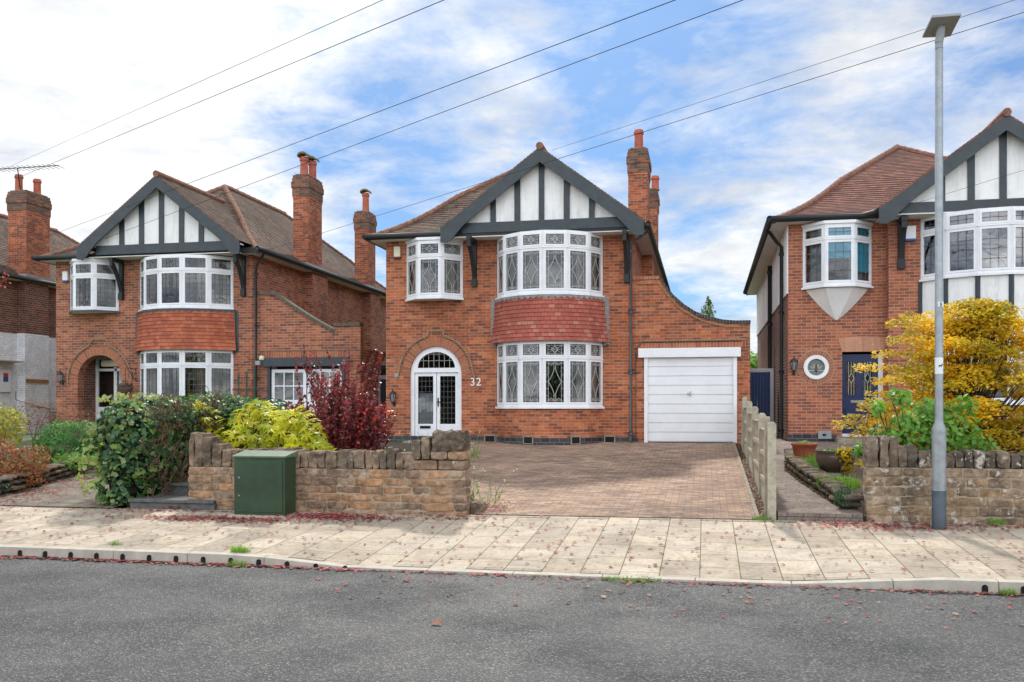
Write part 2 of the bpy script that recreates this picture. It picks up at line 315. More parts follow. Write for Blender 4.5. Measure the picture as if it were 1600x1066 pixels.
tag(o.build('pavement',mPave),kind='structure')
# small block infills at the ends of alternate slab columns
o=MB()
for k in range(-24,14):
    if (k%2==0) and random.random()<.85 or random.random()<.2:
        x0=k*.4-.06; 
        if x0>-7.5:
            y0=yb(x0)-.13; 
            def zz(x,y): return kh(x)+(.25-kh(x))*((y-yk(x)-.125)/(yb(x)-yk(x)-.125))+.004
            q=[(x0,y0,zz(x0,y0)),(x0+.4,y0,zz(x0+.4,y0)),(x0+.4,y0+.1,zz(x0+.4,y0+.1)),(x0,y0+.1,zz(x0,y0+.1))]
            o.face(q,[(0,0),(0,.4),(.1,.4),(.1,0)])
    if random.random()<.5 and k>-12:
        x0=k*.4-.06; y0=yk(x0)+.14
        q=[(x0,y0,zz(x0,y0)),(x0+.4,y0,zz(x0+.4,y0)),(x0+.4,y0+.1,zz(x0+.4,y0+.1)),(x0,y0+.1,zz(x0,y0+.1))]
        o.face(q,[(0,0),(0,.4),(.1,.4),(.1,0)])
tag(o.build('pavement_infill_blocks',mPaveS),kind='structure')
o=MB(); x=-60
while x<60:
    L=.915 if x>-14 and x<8 else 4
    n=2; 
    for k in range(n):
        a=x+.004+(L-.008)*k/n; c=x+.004+(L-.008)*(k+1)/n
        o.hexa([(a,yk(a),-.12),(c,yk(c),-.12),(c,yk(c)+.125,-.12),(a,yk(a)+.125,-.12),(a,yk(a)+.012,kh(a)-.004),(c,yk(c)+.012,kh(c)-.004),(c,yk(c)+.12,kh(c)+.003),(a,yk(a)+.12,kh(a)+.003)])
    x+=L
for i in range(60):   # drainage inlets in the kerb face
    x=-12+i*.33
    if -3.6<x<2.25: 
        continue
    r=.026; h=kh(x)
    o.box(x-r,x+r,yk(x)-.002,yk(x)+.02,.012,h*.48,1)
    o.prism([(x+r*math.cos(t),yk(x)-.002,h*.48+r*math.sin(t)) for t in [PI*j/6 for j in range(7)]],(0,.02,0),1)
tag(o.build('kerb',[mKerb,mSlot]),kind='structure')
# driveway of the middle house
o=MB()
for k in range(10):
    y0=yb(0)+(23.15-yb(0))*k/10; y1=yb(0)+(23.15-yb(0))*(k+1)/10
    def e(x,y): return (x,y+(yb(x)-yb(0))*(1-(y-yb(0))/(23.15-yb(0))),gz(y)+.003+(.012 if y>13 else 0))
    xl=-3.12 ; q=[e(xl if k<1 else -3.1,y0),e(.64,y0),e(.64,y1),e(-3.1,y1)]; o.face(q)
le=lambda y:-3.1 if y<13 else max(-6.3,-3.1-(y-13)*.55)
for k in range(12):
    y0=12.7+k*.87; y1=y0+.87; o.face([(le(y0),y0,gz(y0)+.014),(-3.09,y0,gz(y0)+.014),(-3.09,y1,gz(y1)+.014),(le(y1),y1,gz(y1)+.014)])
tag(o.build('driveway',mBlock),kind='structure')
o=MB(); 
for k in range(12):
    y0=12.56+k*.885; y1=y0+.875; z0,z1=gz(y0),gz(y1)
    o.hexa([(.64,y0,z0-.1),(.69,y0,z0-.1),(.69,y1,z1-.1),(.64,y1,z1-.1),(.64,y0,z0+.035),(.69,y0,z0+.035),(.69,y1,z1+.035),(.64,y1,z1+.035)])
tag(o.build('driveway_edging',mEdge),kind='structure')
# soil beds
o=MB(); 
for k in range(10):
    y0=12.4+k*1.08; y1=y0+1.08
    for x0,x1 in ((-11.6,-9.3),(-8.1,-3.12),(.69,.92),(1.9,12)):
        o.face([(x0,y0,gz(y0)+.02-.04),(x1,y0,gz(y0)+.02-.04),(x1,y1,gz(y1)-.02),(x0,y1,gz(y1)-.02)])
tag(o.build('garden_soil',mSoil),kind='structure')
# right hand path, raised one step
o=MB()
def pz(y): return .35+(y-12.6)*.0535
L_=[(.92,12.62),(.92,23.15)]
rt=[(1.95,12.62),(1.9,13.6),(1.78,15),(1.6,16.8),(1.55,18.2),(1.62,19.5),(1.9,20.6),(3.1,21.4),(5,21.8),(5,23.15)]
for (xa,ya),(xb,yb_) in zip(rt,rt[1:]): o.face([(.92,ya,pz(ya)),(xa,ya,pz(ya)),(xb,yb_,pz(yb_)),(.92,yb_,pz(yb_))])
for k in range(1): o.face([(.92,23.15,pz(23.15)),(1.9,23.15,pz(23.15)),(1.9,34,pz(23.15)),(.92,34,pz(23.15))])
o.box(.92,1.97,12.56,12.62,.2,.352)
tag(o.build('path',mBlockG),kind='structure')
# left hand shared path
o=MB()
for k in range(8):
    y0=12.0+k*1.4; y1=y0+1.4
    xa=lambda y:-10.9-.25*(y-12.4); xb2=lambda y:-8.95-.12*(y-12)
    z=lambda y:gz(y)+.012
    o.face([(xa(y0)-.2,y0,z(y0)),(xb2(y0)+.5,y0,z(y0)),(xb2(y1)+.5,y1,z(y1)),(xa(y1)-.2,y1,z(y1))])
tag(o.build('side_path',mPaveL),kind='structure')
# steps by the hedge
t=empty('garden_steps',(-7.6,12.3,.25),'dark grey stone steps between the ivy hedge and the sandstone wall','steps')
mStep=plain('step_slate',(.12,.12,.115),.8,.3,8,bmp=.4)
for i,(y0,z1) in enumerate(((12.15,.385),(12.85,.56),(13.9,.66))):
    o=MB(); o.box(-8.25,-6.9,y0,y0+1.3,z1-.2,z1-.045,0); o.box(-8.27,-6.9,y0-.03,y0+1.31,z1-.045,z1,0); o.build('step',mStep,t,bevel=.008)
# ---------------------------------------------------------------- building pieces
def facets(xc,yw,half,theta,n,start=None):
    """polyline of a bow: chord 2*half on the wall line yw"""
    r=half/math.sin(theta/2); cy=yw+r*math.cos(theta/2)
    return [Vector((xc+r*math.sin(-theta/2+theta*k/n),cy-r*math.cos(-theta/2+theta*k/n),0)) for k in range(n+1)]
class Fc:   # a vertical facet from a to b; outward normal to the camera side
    def __init__(s,a,b):
        s.a=Vector(a); s.L=(Vector(b)-s.a).length; s.t=(Vector(b)-s.a).normalized(); s.n=Vector((s.t.y,-s.t.x,0))
    def p(s,u,z,d=0): q=s.a+s.t*u+s.n*d; return (q.x,q.y,z)
    def box(s,m,u0,u1,z0,z1,d0,d1,mi=0):
        m.hexa([s.p(u0,z0,d1),s.p(u1,z0,d1),s.p(u1,z0,d0),s.p(u0,z0,d0),s.p(u0,z1,d1),s.p(u1,z1,d1),s.p(u1,z1,d0),s.p(u0,z1,d0)],mi)
    def frame(s,m,u0,u1,z0,z1,w,d0,d1,mi=0):
        s.box(m,u0,u0+w,z0,z1,d0,d1,mi); s.box(m,u1-w,u1,z0,z1,d0,d1,mi)
        s.box(m,u0+w,u1-w,z0,z0+w,d0,d1,mi); s.box(m,u0+w,u1-w,z1-w,z1,d0,d1,mi)
    def line(s,m,pts,w=.012,d0=.004,d1=.012,mi=0):
        for (u0,z0),(u1,z1) in zip(pts,pts[1:]):
            du,dz=u1-u0,z1-z0; l=math.hypot(du,dz) or 1; nx,nz=-dz/l*w/2,du/l*w/2
            m.hexa([s.p(u0-nx,z0-nz,d1),s.p(u1-nx,z1-nz,d1),s.p(u1+nx,z1+nz,d1),s.p(u0+nx,z0+nz,d1),
                    s.p(u0-nx,z0-nz,d0),s.p(u1-nx,z1-nz,d0),s.p(u1+nx,z1+nz,d0),s.p(u0+nx,z0+nz,d0)],mi)
def leadwork(m,fc,u0,u1,z0,z1,style,top):
    W,H=u1-u0,z1-z0
    def L(pts,w=.0085): fc.line(m,[(u0+a*W,z0+b*H) for a,b in pts],w)
    if style=='grid':
        nx=3 if W>.3 else 2; ny=max(2,round(H/.22))
        for i in range(1,nx): L([(i/nx,0),(i/nx,1)])
        for i in range(1,ny): L([(0,i/ny),(1,i/ny)])
    elif style=='diamond':
        if top:
            for a in (.12,.88): L([(a,0),(a,1)])
            for a in (.14,.86): L([(0,a),(1,a)])
            L([(.5,.2),(.68,.5),(.5,.8),(.32,.5),(.5,.2)],.016); L([(.5,0),(.5,.2)]); L([(.5,.8),(.5,1)]); L([(.12,.5),(.32,.5)]); L([(.68,.5),(.88,.5)])
            L([(.12,.2),(.5,.5),(.88,.2)]); L([(.12,.8),(.5,.5),(.88,.8)])
        else:
            for a in (.14,.86): L([(a,0),(a,1)])
            for a in (.05,.95): L([(0,a),(1,a)])
            for k in range(1,6): L([(0,k/6),(.14,k/6)]); L([(.86,k/6),(1,k/6)])
            for sg in (-1,1):
                L([(.5+sg*(.03+.33*(1-abs(2*j/12-1))**1.5),.16+.68*j/12) for j in range(13)],.011)
                L([(.5+sg*.05,0),(.5+sg*.05,.18)]); L([(.5+sg*.05,.82),(.5+sg*.05,1)])
                L([(.5+sg*.36,.05),(.5+sg*.2,.1),(.5+sg*.06,.05)]); L([(.5+sg*.36,.95),(.5+sg*.2,.9),(.5+sg*.06,.95)]); L([(.5+sg*.36,.5),(.5+sg*.34,.5)])
    else: # 'oval'
        if top:
            for a in (.25,.4,.6,.75): L([(a,.15),(a,1)])
            for a in (.15,.7): L([(0,a),(1,a)])
            L([(.4,.85),(.5,.55),(.6,.85)],.02)
        else:
            for a in (.2,.8): L([(a,0),(a,1)])
            for a in (.42,.5,.58): L([(a,.22),(a,1)])
            for k in range(1,6): L([(0,k/6),(1,k/6)])
            L([(.5+.22*math.cos(2*PI*j/14),.14+.075*math.sin(2*PI*j/14)) for j in range(15)],.022)
            for sg in (-1,1): L([(.5,.04),(.5+sg*.1,.14),(.5,.22)],.014)
def window(parent,pts,z0,z1,zt,style,name='bay_window',glass=None,came=None,sill=.07,curt='side',first=0.0,wide=(),cmat=None,dark_sill=False):
    """run of lights along polyline pts. frame mesh is the part; glass, leading, curtain, sill its sub-parts"""
    fr=MB(); gl=MB(); ld=MB(); cu=MB(); cu2_=MB(); n=len(pts)-1
    for k in range(n):
        f=Fc(pts[k],pts[k+1]); L=f.L; e=.03
        f.box(fr,0,L,z0,z0+.05,-.06,.012); f.box(fr,0,L,z1-.05,z1,-.06,.012); 
        f.box(fr,0,e,z0+.05,z1-.05,-.058,.014); f.box(fr,L-e,L,z0+.05,z1-.05,-.058,.014)
        if zt: 
            f.box(fr,e,L-e,zt-.03,zt+.03,-.055,.016); f.box(fr,0,L,zt-.012,zt+.012,.016,.034)
            rows=[(z0+.05,zt-.03,False),(zt+.03,z1-.05,True)]
        else: rows=[(z0+.05,z1-.05,False)]
        for (a,b,top) in rows:
            w=.045 ; f.frame(fr,e+.002,L-e-.002,a+.002,b-.002,w,-.03,.026)
            gu0,gu1,ga,gb=e+w,L-e-w,a+w,b-w
            gl.face([f.p(gu0,ga,-.008),f.p(gu1,ga,-.008),f.p(gu1,gb,-.008),f.p(gu0,gb,-.008)])
            leadwork(ld,f,gu0,gu1,ga,gb,style,top)
        do=[k in (0,n-1) or (k in (1,n-2) and n>4)][0] if curt=='side' else curt=='all'
        if do:
            m=14; u0,u1=(.02,L-.02) if (k in (0,n-1) or curt=='all') else ((.02,L*.45) if k==1 else (L*.55,L-.02))
            for j in range(m):
                ua=u0+(u1-u0)*j/m; ub=u0+(u1-u0)*(j+1)/m; da=-.14-.03*math.sin(j*2.1+k); db=-.14-.03*math.sin((j+1)*2.1+k)
                (cu if k<n/2 else cu2_).face([f.p(ua,z0+.03,da),f.p(ub,z0+.03,db),f.p(ub,z1-.03,db),f.p(ua,z1-.03,da)])
    w=fr.build(name,mWhite,parent)
    gl.build('glass',glass or mGlass,w); ld.build('leading',came or mCame,w)
    for c_ in (cu,cu2_):
        if c_.f: c_.build('curtain',cmat or mCurtain,w)
    if sill:
        s=MB()
        P_=[Vector(p) for p in pts]; offp=offset_poly(P_,sill,.05)
        for k in range(n):
            a,b,c,d=P_[k],P_[k+1],offp[k+1],offp[k]
            s.hexa([(d.x,d.y,z0-.06),(c.x,c.y,z0-.06),(b.x,b.y,z0-.06),(a.x,a.y,z0-.06),(d.x,d.y,z0-.012),(c.x,c.y,z0-.012),(b.x,b.y,z0),(a.x,a.y,z0)])
        s.build('sill',mLeadD if dark_sill else mWhite,w)
    return w
def offset_poly(P_,off,ext=0):
    out=[]; n=len(P_)
    for k,p in enumerate(P_):
        if k==0: t=(P_[1]-p).normalized(); nn=Vector((t.y,-t.x,0)); out.append(p+nn*off-Vector((1,0,0))*ext*0)
        elif k==n-1: t=(p-P_[k-1]).normalized(); nn=Vector((t.y,-t.x,0)); out.append(p+nn*off)
        else:
            t0=(p-P_[k-1]).normalized(); t1=(P_[k+1]-p).normalized(); b=(Vector((t0.y,-t0.x,0))+Vector((t1.y,-t1.x,0))).normalized()
            out.append(p+b*off/max(.5,b.dot(Vector((t0.y,-t0.x,0)))))
    return out
def skirt(parent,pts,z0,z1,m,rows=11,flare=.1,top=.03,name='tile_hanging'):
    """rows of hanging tiles wrapped round a bow; each course laps over the one below"""
    o=MB(); h=(z1-z0)/rows
    for r in range(rows):
        za=z0+h*r; zb=za+h
        fl=lambda z: top+flare*max(0,1-(z-z0)/(z1-z0))**2
        A=offset_poly(pts,fl(za)+.016); B=offset_poly(pts,fl(zb)+.002); C=offset_poly(pts,fl(za)+.001); u=0
        for k in range(len(pts)-1):
            l=(A[k+1]-A[k]).length; v0,v1=r*.1+.003,r*.1+.1
            o.face([(A[k].x,A[k].y,za),(A[k+1].x,A[k+1].y,za),(B[k+1].x,B[k+1].y,zb),(B[k].x,B[k].y,zb)],[(u,v0),(u+l,v0),(u+l,v1),(u,v1)])
            o.face([(C[k].x,C[k].y,za),(C[k+1].x,C[k+1].y,za),(A[k+1].x,A[k+1].y,za),(A[k].x,A[k].y,za)],[(u,v0-.003)]*4)
            u+=l
    return o.build(name,m,parent)
def ribbon(o,pts,z0,z1,off=0,mi=0):
    A=offset_poly(pts,off); u=0
    for k in range(len(pts)-1):
        l=(A[k+1]-A[k]).length
        o.face([(A[k].x,A[k].y,z0),(A[k+1].x,A[k+1].y,z0),(A[k+1].x,A[k+1].y,z1),(A[k].x,A[k].y,z1)],[(u,z0),(u+l,z0),(u+l,z1),(u,z1)],mi); u+=l
def flat(o,pts,z,mi=0):   # horizontal lid across a bow
    for k in range(len(pts)-1):
        c=(pts[0]+pts[-1])/2; o.face([(c.x,c.y,z),(pts[k].x,pts[k].y,z),(pts[k+1].x,pts[k+1].y,z)],None,mi)
def hiproof(parent,x0,x1,y0,y1,z,rise,ky,m,rows=44,bell=.12,name='roof'):
    """hipped roof; sawtooth courses of plain tiles, slightly swept at the eaves"""
    half=(x1-x0)/2; o=MB()
    def zf(t): q=t/half; return z+rise*q-bell*math.sin(PI*min(1,q/.5))**1 if q<.5 else z+rise*q
    def ring(t,lift=0):
        return [Vector((x0+t,y0+t*ky,zf(t)+lift)),Vector((x1-t,y0+t*ky,zf(t)+lift)),Vector((x1-t,y1-t*ky,zf(t)+lift)),Vector((x0+t,y1-t*ky,zf(t)+lift))]
    v=0
    for r in range(rows):
        t0=half*r/rows; t1=half*(r+1)/rows; A=ring(t0,.016); B=ring(t1,.001); C=ring(t0,.001); 
        for s in range(4):
            a,b=A[s],A[(s+1)%4]; c,d=B[(s+1)%4],B[s]; e,f=C[s],C[(s+1)%4]
            ax=0 if s%2==0 else 1; ua=[p[ax] for p in (a,b,c,d)]
            o.face([a,b,c,d],[(ua[0],r*.1+.003),(ua[1],r*.1+.003),(ua[2],r*.1+.1),(ua[3],r*.1+.1)])
            o.face([e,f,b,a],[(0,r*.1)]*4)
    ro=o.build(name,m,parent)
    g=MB(); steps=14    # hip and ridge tiles
    def cap(p,q,n,r=.10):
        for i in range(n):
            a=p.lerp(q,i/n); b=p.lerp(q,(i+1.08)/n); g.tube([a+Vector((0,0,.0)),b+Vector((0,0,.012))],r*.92,8,0,r1=r)
    for s in range(4):
        pr=[ring(half*k/steps,.0)[s] for k in range(steps+1)]
        for a,b in zip(pr,pr[1:]): cap(a,b,2,.085)
    cap(ring(half)[0],ring(half)[3],max(2,int((y1-y0-2*half*ky)/.4)),.11)
    g.build('ridge_tile',mRidge,ro,smooth=False)
    return ro
def gable(parent,xc,half,yf,yback,ze,za,m,beamz,studs,half_b=None,panelx=None):
    """front gable: tiled slopes, barge boards, render panel, studs, tie beam"""
    rt=MB(); L=math.hypot(half,za-ze); rows=int(L/.1)
    for sg in (-1,1):
        for r in range(rows):
            f0,f1=r/rows,(r+1)/rows
            def P_(f,l,y): return (xc+sg*half*(1-f),y,ze+(za-ze)*f+l)
            q=[P_(f0,.018,yf),P_(f0,.018,yback),P_(f1,.002,yback),P_(f1,.002,yf)]; v0,v1=r*.1+.003,r*.1+.1
            rt.face(q,[(yf,v0),(yback,v0),(yback,v1),(yf,v1)])
            rt.face([P_(f0,0,yf),P_(f0,0,yback),P_(f0,.018,yback),P_(f0,.018,yf)],[(0,v0)]*4)
            rt.face([P_(f0,-.03,yf),P_(f1,-.03,yf),P_(f1,.002,yf),P_(f0,.018,yf)],[(0,v0+.03),(.1,v0+.03),(.1,v0+.08),(0,v0+.08)])
    g=rt.build('gable_roof',m,parent)
    rd=MB(); n=max(3,int((yback-yf)/.35))
    for i in range(n): rd.tube([(xc,yf-.03+(yback-yf)*i/n,za+.02),(xc,yf-.03+(yback-yf)*(i+1.05)/n,za+.032)],.095,10,r1=.09)
    rd.build('ridge_tile',mRidge,g)
    bb=MB(); th=.05; w=.34; sl=(za-ze)/half
    for sg in (-1,1):
        X=lambda d: xc+sg*d
        top=[(X(0),yf,za-.03),(X(half),yf,ze-.03)]
        foot=[(X(half),yf,ze-.36),(X(half-.17),yf,ze-.38),(X(half-.30),yf,ze-.30),(X(half-.44),yf,ze-.13),(X(half-.62),yf,ze+.62*sl-.03-w-.03)]
        inner=[(X(0),yf,za-.03-w)]
        lp=top+foot+inner
        bb.prism(lp,(0,th,0))
        # soffit strip behind the board
    bb.build('bargeboard',mBlack,g,bevel=.006)
    # fascia tile undercloak (dark line)
    pn=MB(); hb=half-.35; yp=yf+.28
    pn.prism([(xc-hb,yp,beamz[1]-.02),(xc+hb,yp,beamz[1]-.02),(xc+hb,yp,ze+.35*sl-.1),(xc,yp,za-.1),(xc-hb,yp,ze+.35*sl-.1)],(0,.12,0)); pn.build('render_panel',mRender,g)
    st=MB()
    for (xa,xb) in studs:
        xm=(xa+xb)/2; zt=za-abs(xm-xc)*sl-.15; st.box(xa,xb,yp-.03,yp,beamz[1],zt)
    st.build('stud',mBlack,g)
    be=MB(); be.box(xc-half+.5,xc+half-.42,yp-.09,yp+.02,beamz[0],beamz[1]); be.build('tie_beam',mBlack,g,bevel=.006)
    # sloping boards under the verge
    un=MB()
    for sg in (-1,1):
        a=(xc,za-.07); b=(xc+sg*(half-.02),ze-.07)
        un.prism([(a[0],yf+th,a[1]),(b[0],yf+th,b[1]),(b[0],yf+th,b[1]-.02),(a[0],yf+th,a[1]-.02)],(0,.24,0))
    un.build('verge_soffit',mSoffit,g)
    return g
def bracket(parent,x,yw,zt,yfront,zb=4.95,w=.11):
    o=MB(); pr=[]
    D=yw-yfront; n=10
    o.box(x-w/2,x+w/2,yw-.10,yw,zb,zt)                 # wall post
    o.box(x-w/2-.01,x+w/2+.01,yw-.13,yw,zb-.12,zb+.06)
    o.box(x-w/2,x+w/2,yfront,yw-.10,zt-.10,zt)
    A=[];B=[]
    for k in range(n+1):
        t=k/n; yy=yfront+.02+(D-.10)*(t**.75 if t>0 else 0); z=zt-.10-(zt-zb-.3)*t**1.35
        A.append((yy,z)); B.append((yy+.0+.02,z-.17 if k<n else z-.12))
    for k in range(n):
        (ya,za),(yb_,zb_)=A[k],A[k+1]
        o.hexa([(x-w/2+.01,ya,za-.16),(x+w/2-.01,ya,za-.16),(x+w/2-.01,yb_,zb_-.16),(x-w/2+.01,yb_,zb_-.16),(x-w/2+.01,ya,za),(x+w/2-.01,ya,za),(x+w/2-.01,yb_,zb_),(x-w/2+.01,yb_,zb_)])
    return o.build('gable_bracket',mGutter,parent)
def gutter(parent,pts,m=None,r=.065,name='gutter'):
    o=MB(); o.tube(pts,r,10)
    return o.build(name,m or mGutter,parent,smooth=True)
def pipe(parent,pts,m,r=.036,name='downpipe'):
    o=MB(); o.tube(pts,r,10)
    for k in range(len(pts)-1):
        a,b=Vector(pts[k]),Vector(pts[k+1])
        if abs(a.z-b.z)>1.2:
            nn=int(abs(a.z-b.z)/1.7)+1
            for i in range(nn+1):
                p=a.lerp(b,.04+.92*i/nn); o.tube([p-Vector((0,0,.04)),p+Vector((0,0,.04))],r*1.35,10)
                o.box(p.x-.07,p.x+.07,p.y+r,p.y+r+.02,p.z-.02,p.z+.02)
    return o.build(name,m,parent,smooth=True)
def chimney(parent,x0,x1,y0,y1,zb,zt,pots,hood=False,short=False):
    o=MB(); o.box(x0,x1,y0,y1,zb,zt-.75,0)
    c=.025
    o.box(x0-c*.5,x1+c*.5,y0-c*.5,y1+c*.5,zt-.75,zt-.68,0); o.box(x0-c,x1+c,y0-c,y1+c,zt-.68,zt-.42,1)
    o.box(x0-c*2,x1+c*2,y0-c*2,y1+c*2,zt-.42,zt-.22,1); o.box(x0-c*1.1,x1+c*1.1,y0-c*1.1,y1+c*1.1,zt-.22,zt-.1,1); o.box(x0-c*.3,x1+c*.3,y0-c*.3,y1+c*.3,zt-.1,zt,1)
    o.box(x0+.05,x1-.05,y0+.05,y1-.05,zt,zt+.05,2)
    s=o.build('chimney',[mChim,mSoot,mMossy],parent,bevel=.006)
    for (px,py,h) in pots:
        p=MB(); p.lathe((px,py,zt+.03),[(.15,0),(.145,.05),(.128,.08),(.12,h-.14),(.145,h-.12),(.145,h-.05),(.125,h-.03),(.125,h),(.09,h),(.09,h-.1)],18)
        if hood:
            q=[]
            for j in range(9):
                a=PI*j/8; q.append((px+.175*math.cos(a),zt+.03+h-.01+.10*math.sin(a)))
            for j in range(8):
                p.hexa([(q[j][0],py-.17,q[j][1]),(q[j+1][0],py-.17,q[j+1][1]),(q[j+1][0],py+.17,q[j+1][1]),(q[j][0],py+.17,q[j][1]),(q[j][0],py-.17,q[j][1]+.06),(q[j+1][0],py-.17,q[j+1][1]+.06),(q[j+1][0],py+.17,q[j+1][1]+.06),(q[j][0],py+.17,q[j][1]+.06)],1)
        p.build('chimney_pot',[mPot,mMossy],s)
    f=MB()  # lead flashing at the base
    f.box(x0-.06,x1+.05,y0-.08,y1+.06,zb+.0,zb+.12) if short else None
    if f.f: f.build('flashing',mLead,s)
    return s
def arch(xc,zs,r,n=16,y=0,k=1.0):
    return [(xc+r*math.cos(PI*j/n),y,zs+k*r*math.sin(PI*j/n)) for j in range(n+1)]
def rope(parent,pts,y,r=.035,name='rope_moulding'):
    o=MB(); 
    # twisted rope brick moulding: a chain of small slanted lumps
    P_=[Vector((p[0],y,p[1])) for p in pts]; dist=0
    for a,b in zip(P_,P_[1:]):
        l=(b-a).length; n=max(1,int(l/.07)); d=(b-a)/n; nn=Vector((-d.z,0,d.x)).normalized()
        for i in range(n):
            c=a+d*(i+.5); o.tube([c-d*.55-nn*r*.7,c+Vector((0,-.012,0)),c+d*.55+nn*r*.7],r*.62,6)
    return o.build(name,mRope,parent)
def lantern(parent,x,y,z,glassc=None):
    o=MB(); o.box(x-.03,x+.03,y-.02,y,z-.22,z-.06)
    o.tube([(x,y-.01,z-.16),(x,y-.10,z-.18),(x,y-.13,z-.12)],.012,6)
    c=(x,y-.13,z)
    o.lathe(c,[(.015,-.15),(.05,-.12),(.045,-.10)],6); o.lathe(c,[(.105,.10),(.07,.15),(.02,.18),(.01,.24)],6); 
    for k in range(6):
        a=PI/3*k; o.tube([(c[0]+.045*math.cos(a),c[1]+.045*math.sin(a),z-.10),(c[0]+.085*math.cos(a),c[1]+.085*math.sin(a),z+.10)],.008,4)
    l=o.build('wall_lantern',mGutter,parent)
    g=MB(); g.lathe(c,[(.04,-.10),(.078,.10)],6); g.build('lantern_glass',plain('lantern_glass',(.25,.27,.27),.2,.1,5),l)
    return l
def body(parent,x0,x1,y0,y1,z0,z1,holes,bm,sm=None,top=None):
    """front wall with openings, side and back walls, a floor between storeys and a partition inside"""
    o=MB(); o.prism([(x0,y0,z0),(x1,y0,z0),(x1,y0,z1),(x0,y0,z1)],(0,.28,0),0,holes)
    o.box(x0,x0+.28,y0+.28,y1,z0,z1,0); o.box(x1-.28,x1,y0+.28,y1,z0,z1,0); o.box(x0+.28,x1-.28,y1-.28,y1,z0,z1,0)
    w=o.build('brick_wall',bm,parent)
    i=MB(); i.box(x0+.3,x1-.3,y0+.29,y1-.3,3.62,3.82); i.box(x0+.3,x1-.3,y0+3.4,y0+3.5,z0,3.6); i.box(x0+.3,x1-.3,y0+3.4,y0+3.5,3.84,z1-.02); i.box(x0+.3,x1-.3,y0+.29,y1-.3,z1-.1,z1-.04); i.box(x0+.3,x1-.3,y0+.29,y1-.3,z0,z0+.05)
    i.box(x0+.3,x1-.3,y0+3.5,y0+3.6,z0+.1,z1-.12)
    i.build('interior_partition',mRoom,parent)
    return w
def soffit_ring(parent,x0,x1,y0,y1,z,wx0,wx1,wy0,wy1):
    o=MB(); o.box(x0,x1,y0,wy0,z-.02,z); o.box(x0,x1,wy1,y1,z-.02,z); o.box(x0,wx0,wy0,wy1,z-.02,z); o.box(wx1,x1,wy0,wy1,z-.02,z)
    o.build('eaves_soffit',mSoffit,parent)
    f=MB(); f.box(x0-.02,x1+.02,y0-.025,y0,z-.03,z+.12); f.box(x0-.02,x1+.02,y1,y1+.025,z-.03,z+.12); f.box(x0-.025,x0,y0,y1,z-.03,z+.12); f.box(x1,x1+.025,y0,y1,z-.03,z+.12)
    f.build('fascia',mGutter,parent)
def oriel(parent,x0,x1,yw,z0,z1,zt,dep,front,style,**k):
    c=(x0+x1)/2; pts=[Vector((x0,yw,0)),Vector((c-front/2,yw-dep,0)),Vector((c+front/2,yw-dep,0)),Vector((x1,yw,0))]
    w=window(parent,pts,z0,z1,zt,style,name='oriel_window',curt='all' if k.get('all') else 'side',**{a:b for a,b in k.items() if a!='all'})
    o=MB(); flat(o,offset_poly(pts,.03),z0-.062); ribbon(o,pts,z0-.064,z0-.012,.03); o.build('window_base',mWhite,w)
    o=MB(); flat(o,offset_poly(pts,.05),z1+.0); ribbon(o,pts,z1,z1+.07,.05); flat(o,offset_poly(pts,.05),z1+.07)
    o.build('window_head',mWhite,w); return w
def plinth(parent,pts,z0,z1,name='plinth'):
    o=MB(); ribbon(o,pts,z0,z1,.02); A=offset_poly(pts,.02)
    for a,b,c,d in zip(pts,pts[1:],A[1:],A): o.face([(d.x,d.y,z1),(c.x,c.y,z1),(b.x,b.y,z1),(a.x,a.y,z1)])
    return o.build(name,mBlue,parent)
def hole(x0,x1,z0,z1,y): return [(x0,y,z0),(x0,y,z1),(x1,y,z1),(x1,y,z0)]
def baydress(parent,B,yw,zb0,bm,hm,leadm,zs0=1.76,zs1=3.37,z2=4.53,z3=6.04,style='diamond',came=None,**k):
    window(parent,B,zs0,zs1,2.93,style,name='bay_window',came=came,**k)
    window(parent,B,z2,z3,5.62,style,name='bay_window',came=came,dark_sill=False,**k)
    o=MB(); ribbon(o,B,zb0,zs0-.05,0); flat(o,B,zs0-.055); ob=o.build('bay_brickwork',bm,parent)
    sk=offset_poly(B,0); x0,x1=B[0].x,B[-1].x
    SK=[Vector((x0-.05,yw-.02,0))]+B[1:-1]+[Vector((x1+.05,yw-.02,0))]
    t=skirt(parent,SK,zs1-.02,z2-.09,hm,rows=11)
    o=MB(); A=offset_poly(SK,.055)   # lead apron with scalloped lower edge
    for a,b in zip(A,A[1:]):
        nn=4
        for j in range(nn):
            p=a.lerp(b,j/nn); q=a.lerp(b,(j+1)/nn); mid=(p+q)/2
            o.face([(p.x,p.y,z2-.10),(mid.x,mid.y,z2-.155),(q.x,q.y,z2-.10),(q.x,q.y,z2-.06),(p.x,p.y,z2-.06)])
        t_=(b-a).normalized(); n_=Vector((t_.y,-t_.x,0))
        c,d=a-n_*.06,b-n_*.06; o.face([(a.x,a.y,z2-.06),(b.x,b.y,z2-.06),(d.x,d.y,z2-.03),(c.x,c.y,z2-.03)])
    for sg,xx in ((-1,x0-.06),(1,x1+.06)):  # stepped side flashings
        zz=zs1-.08
        while zz<z2-.1:
            o.prism([(xx,yw-.012,zz),(xx+sg*.13,yw-.012,zz+.03),(xx+sg*.08,yw-.012,zz+.09),(xx,yw-.012,zz+.09)],(0,.008,0)); zz+=.075
        o.box(xx-.035,xx+.035,yw-.06,yw-.012,zs1-.1,z2-.06)
    o.build('lead_flashing',leadm,t)
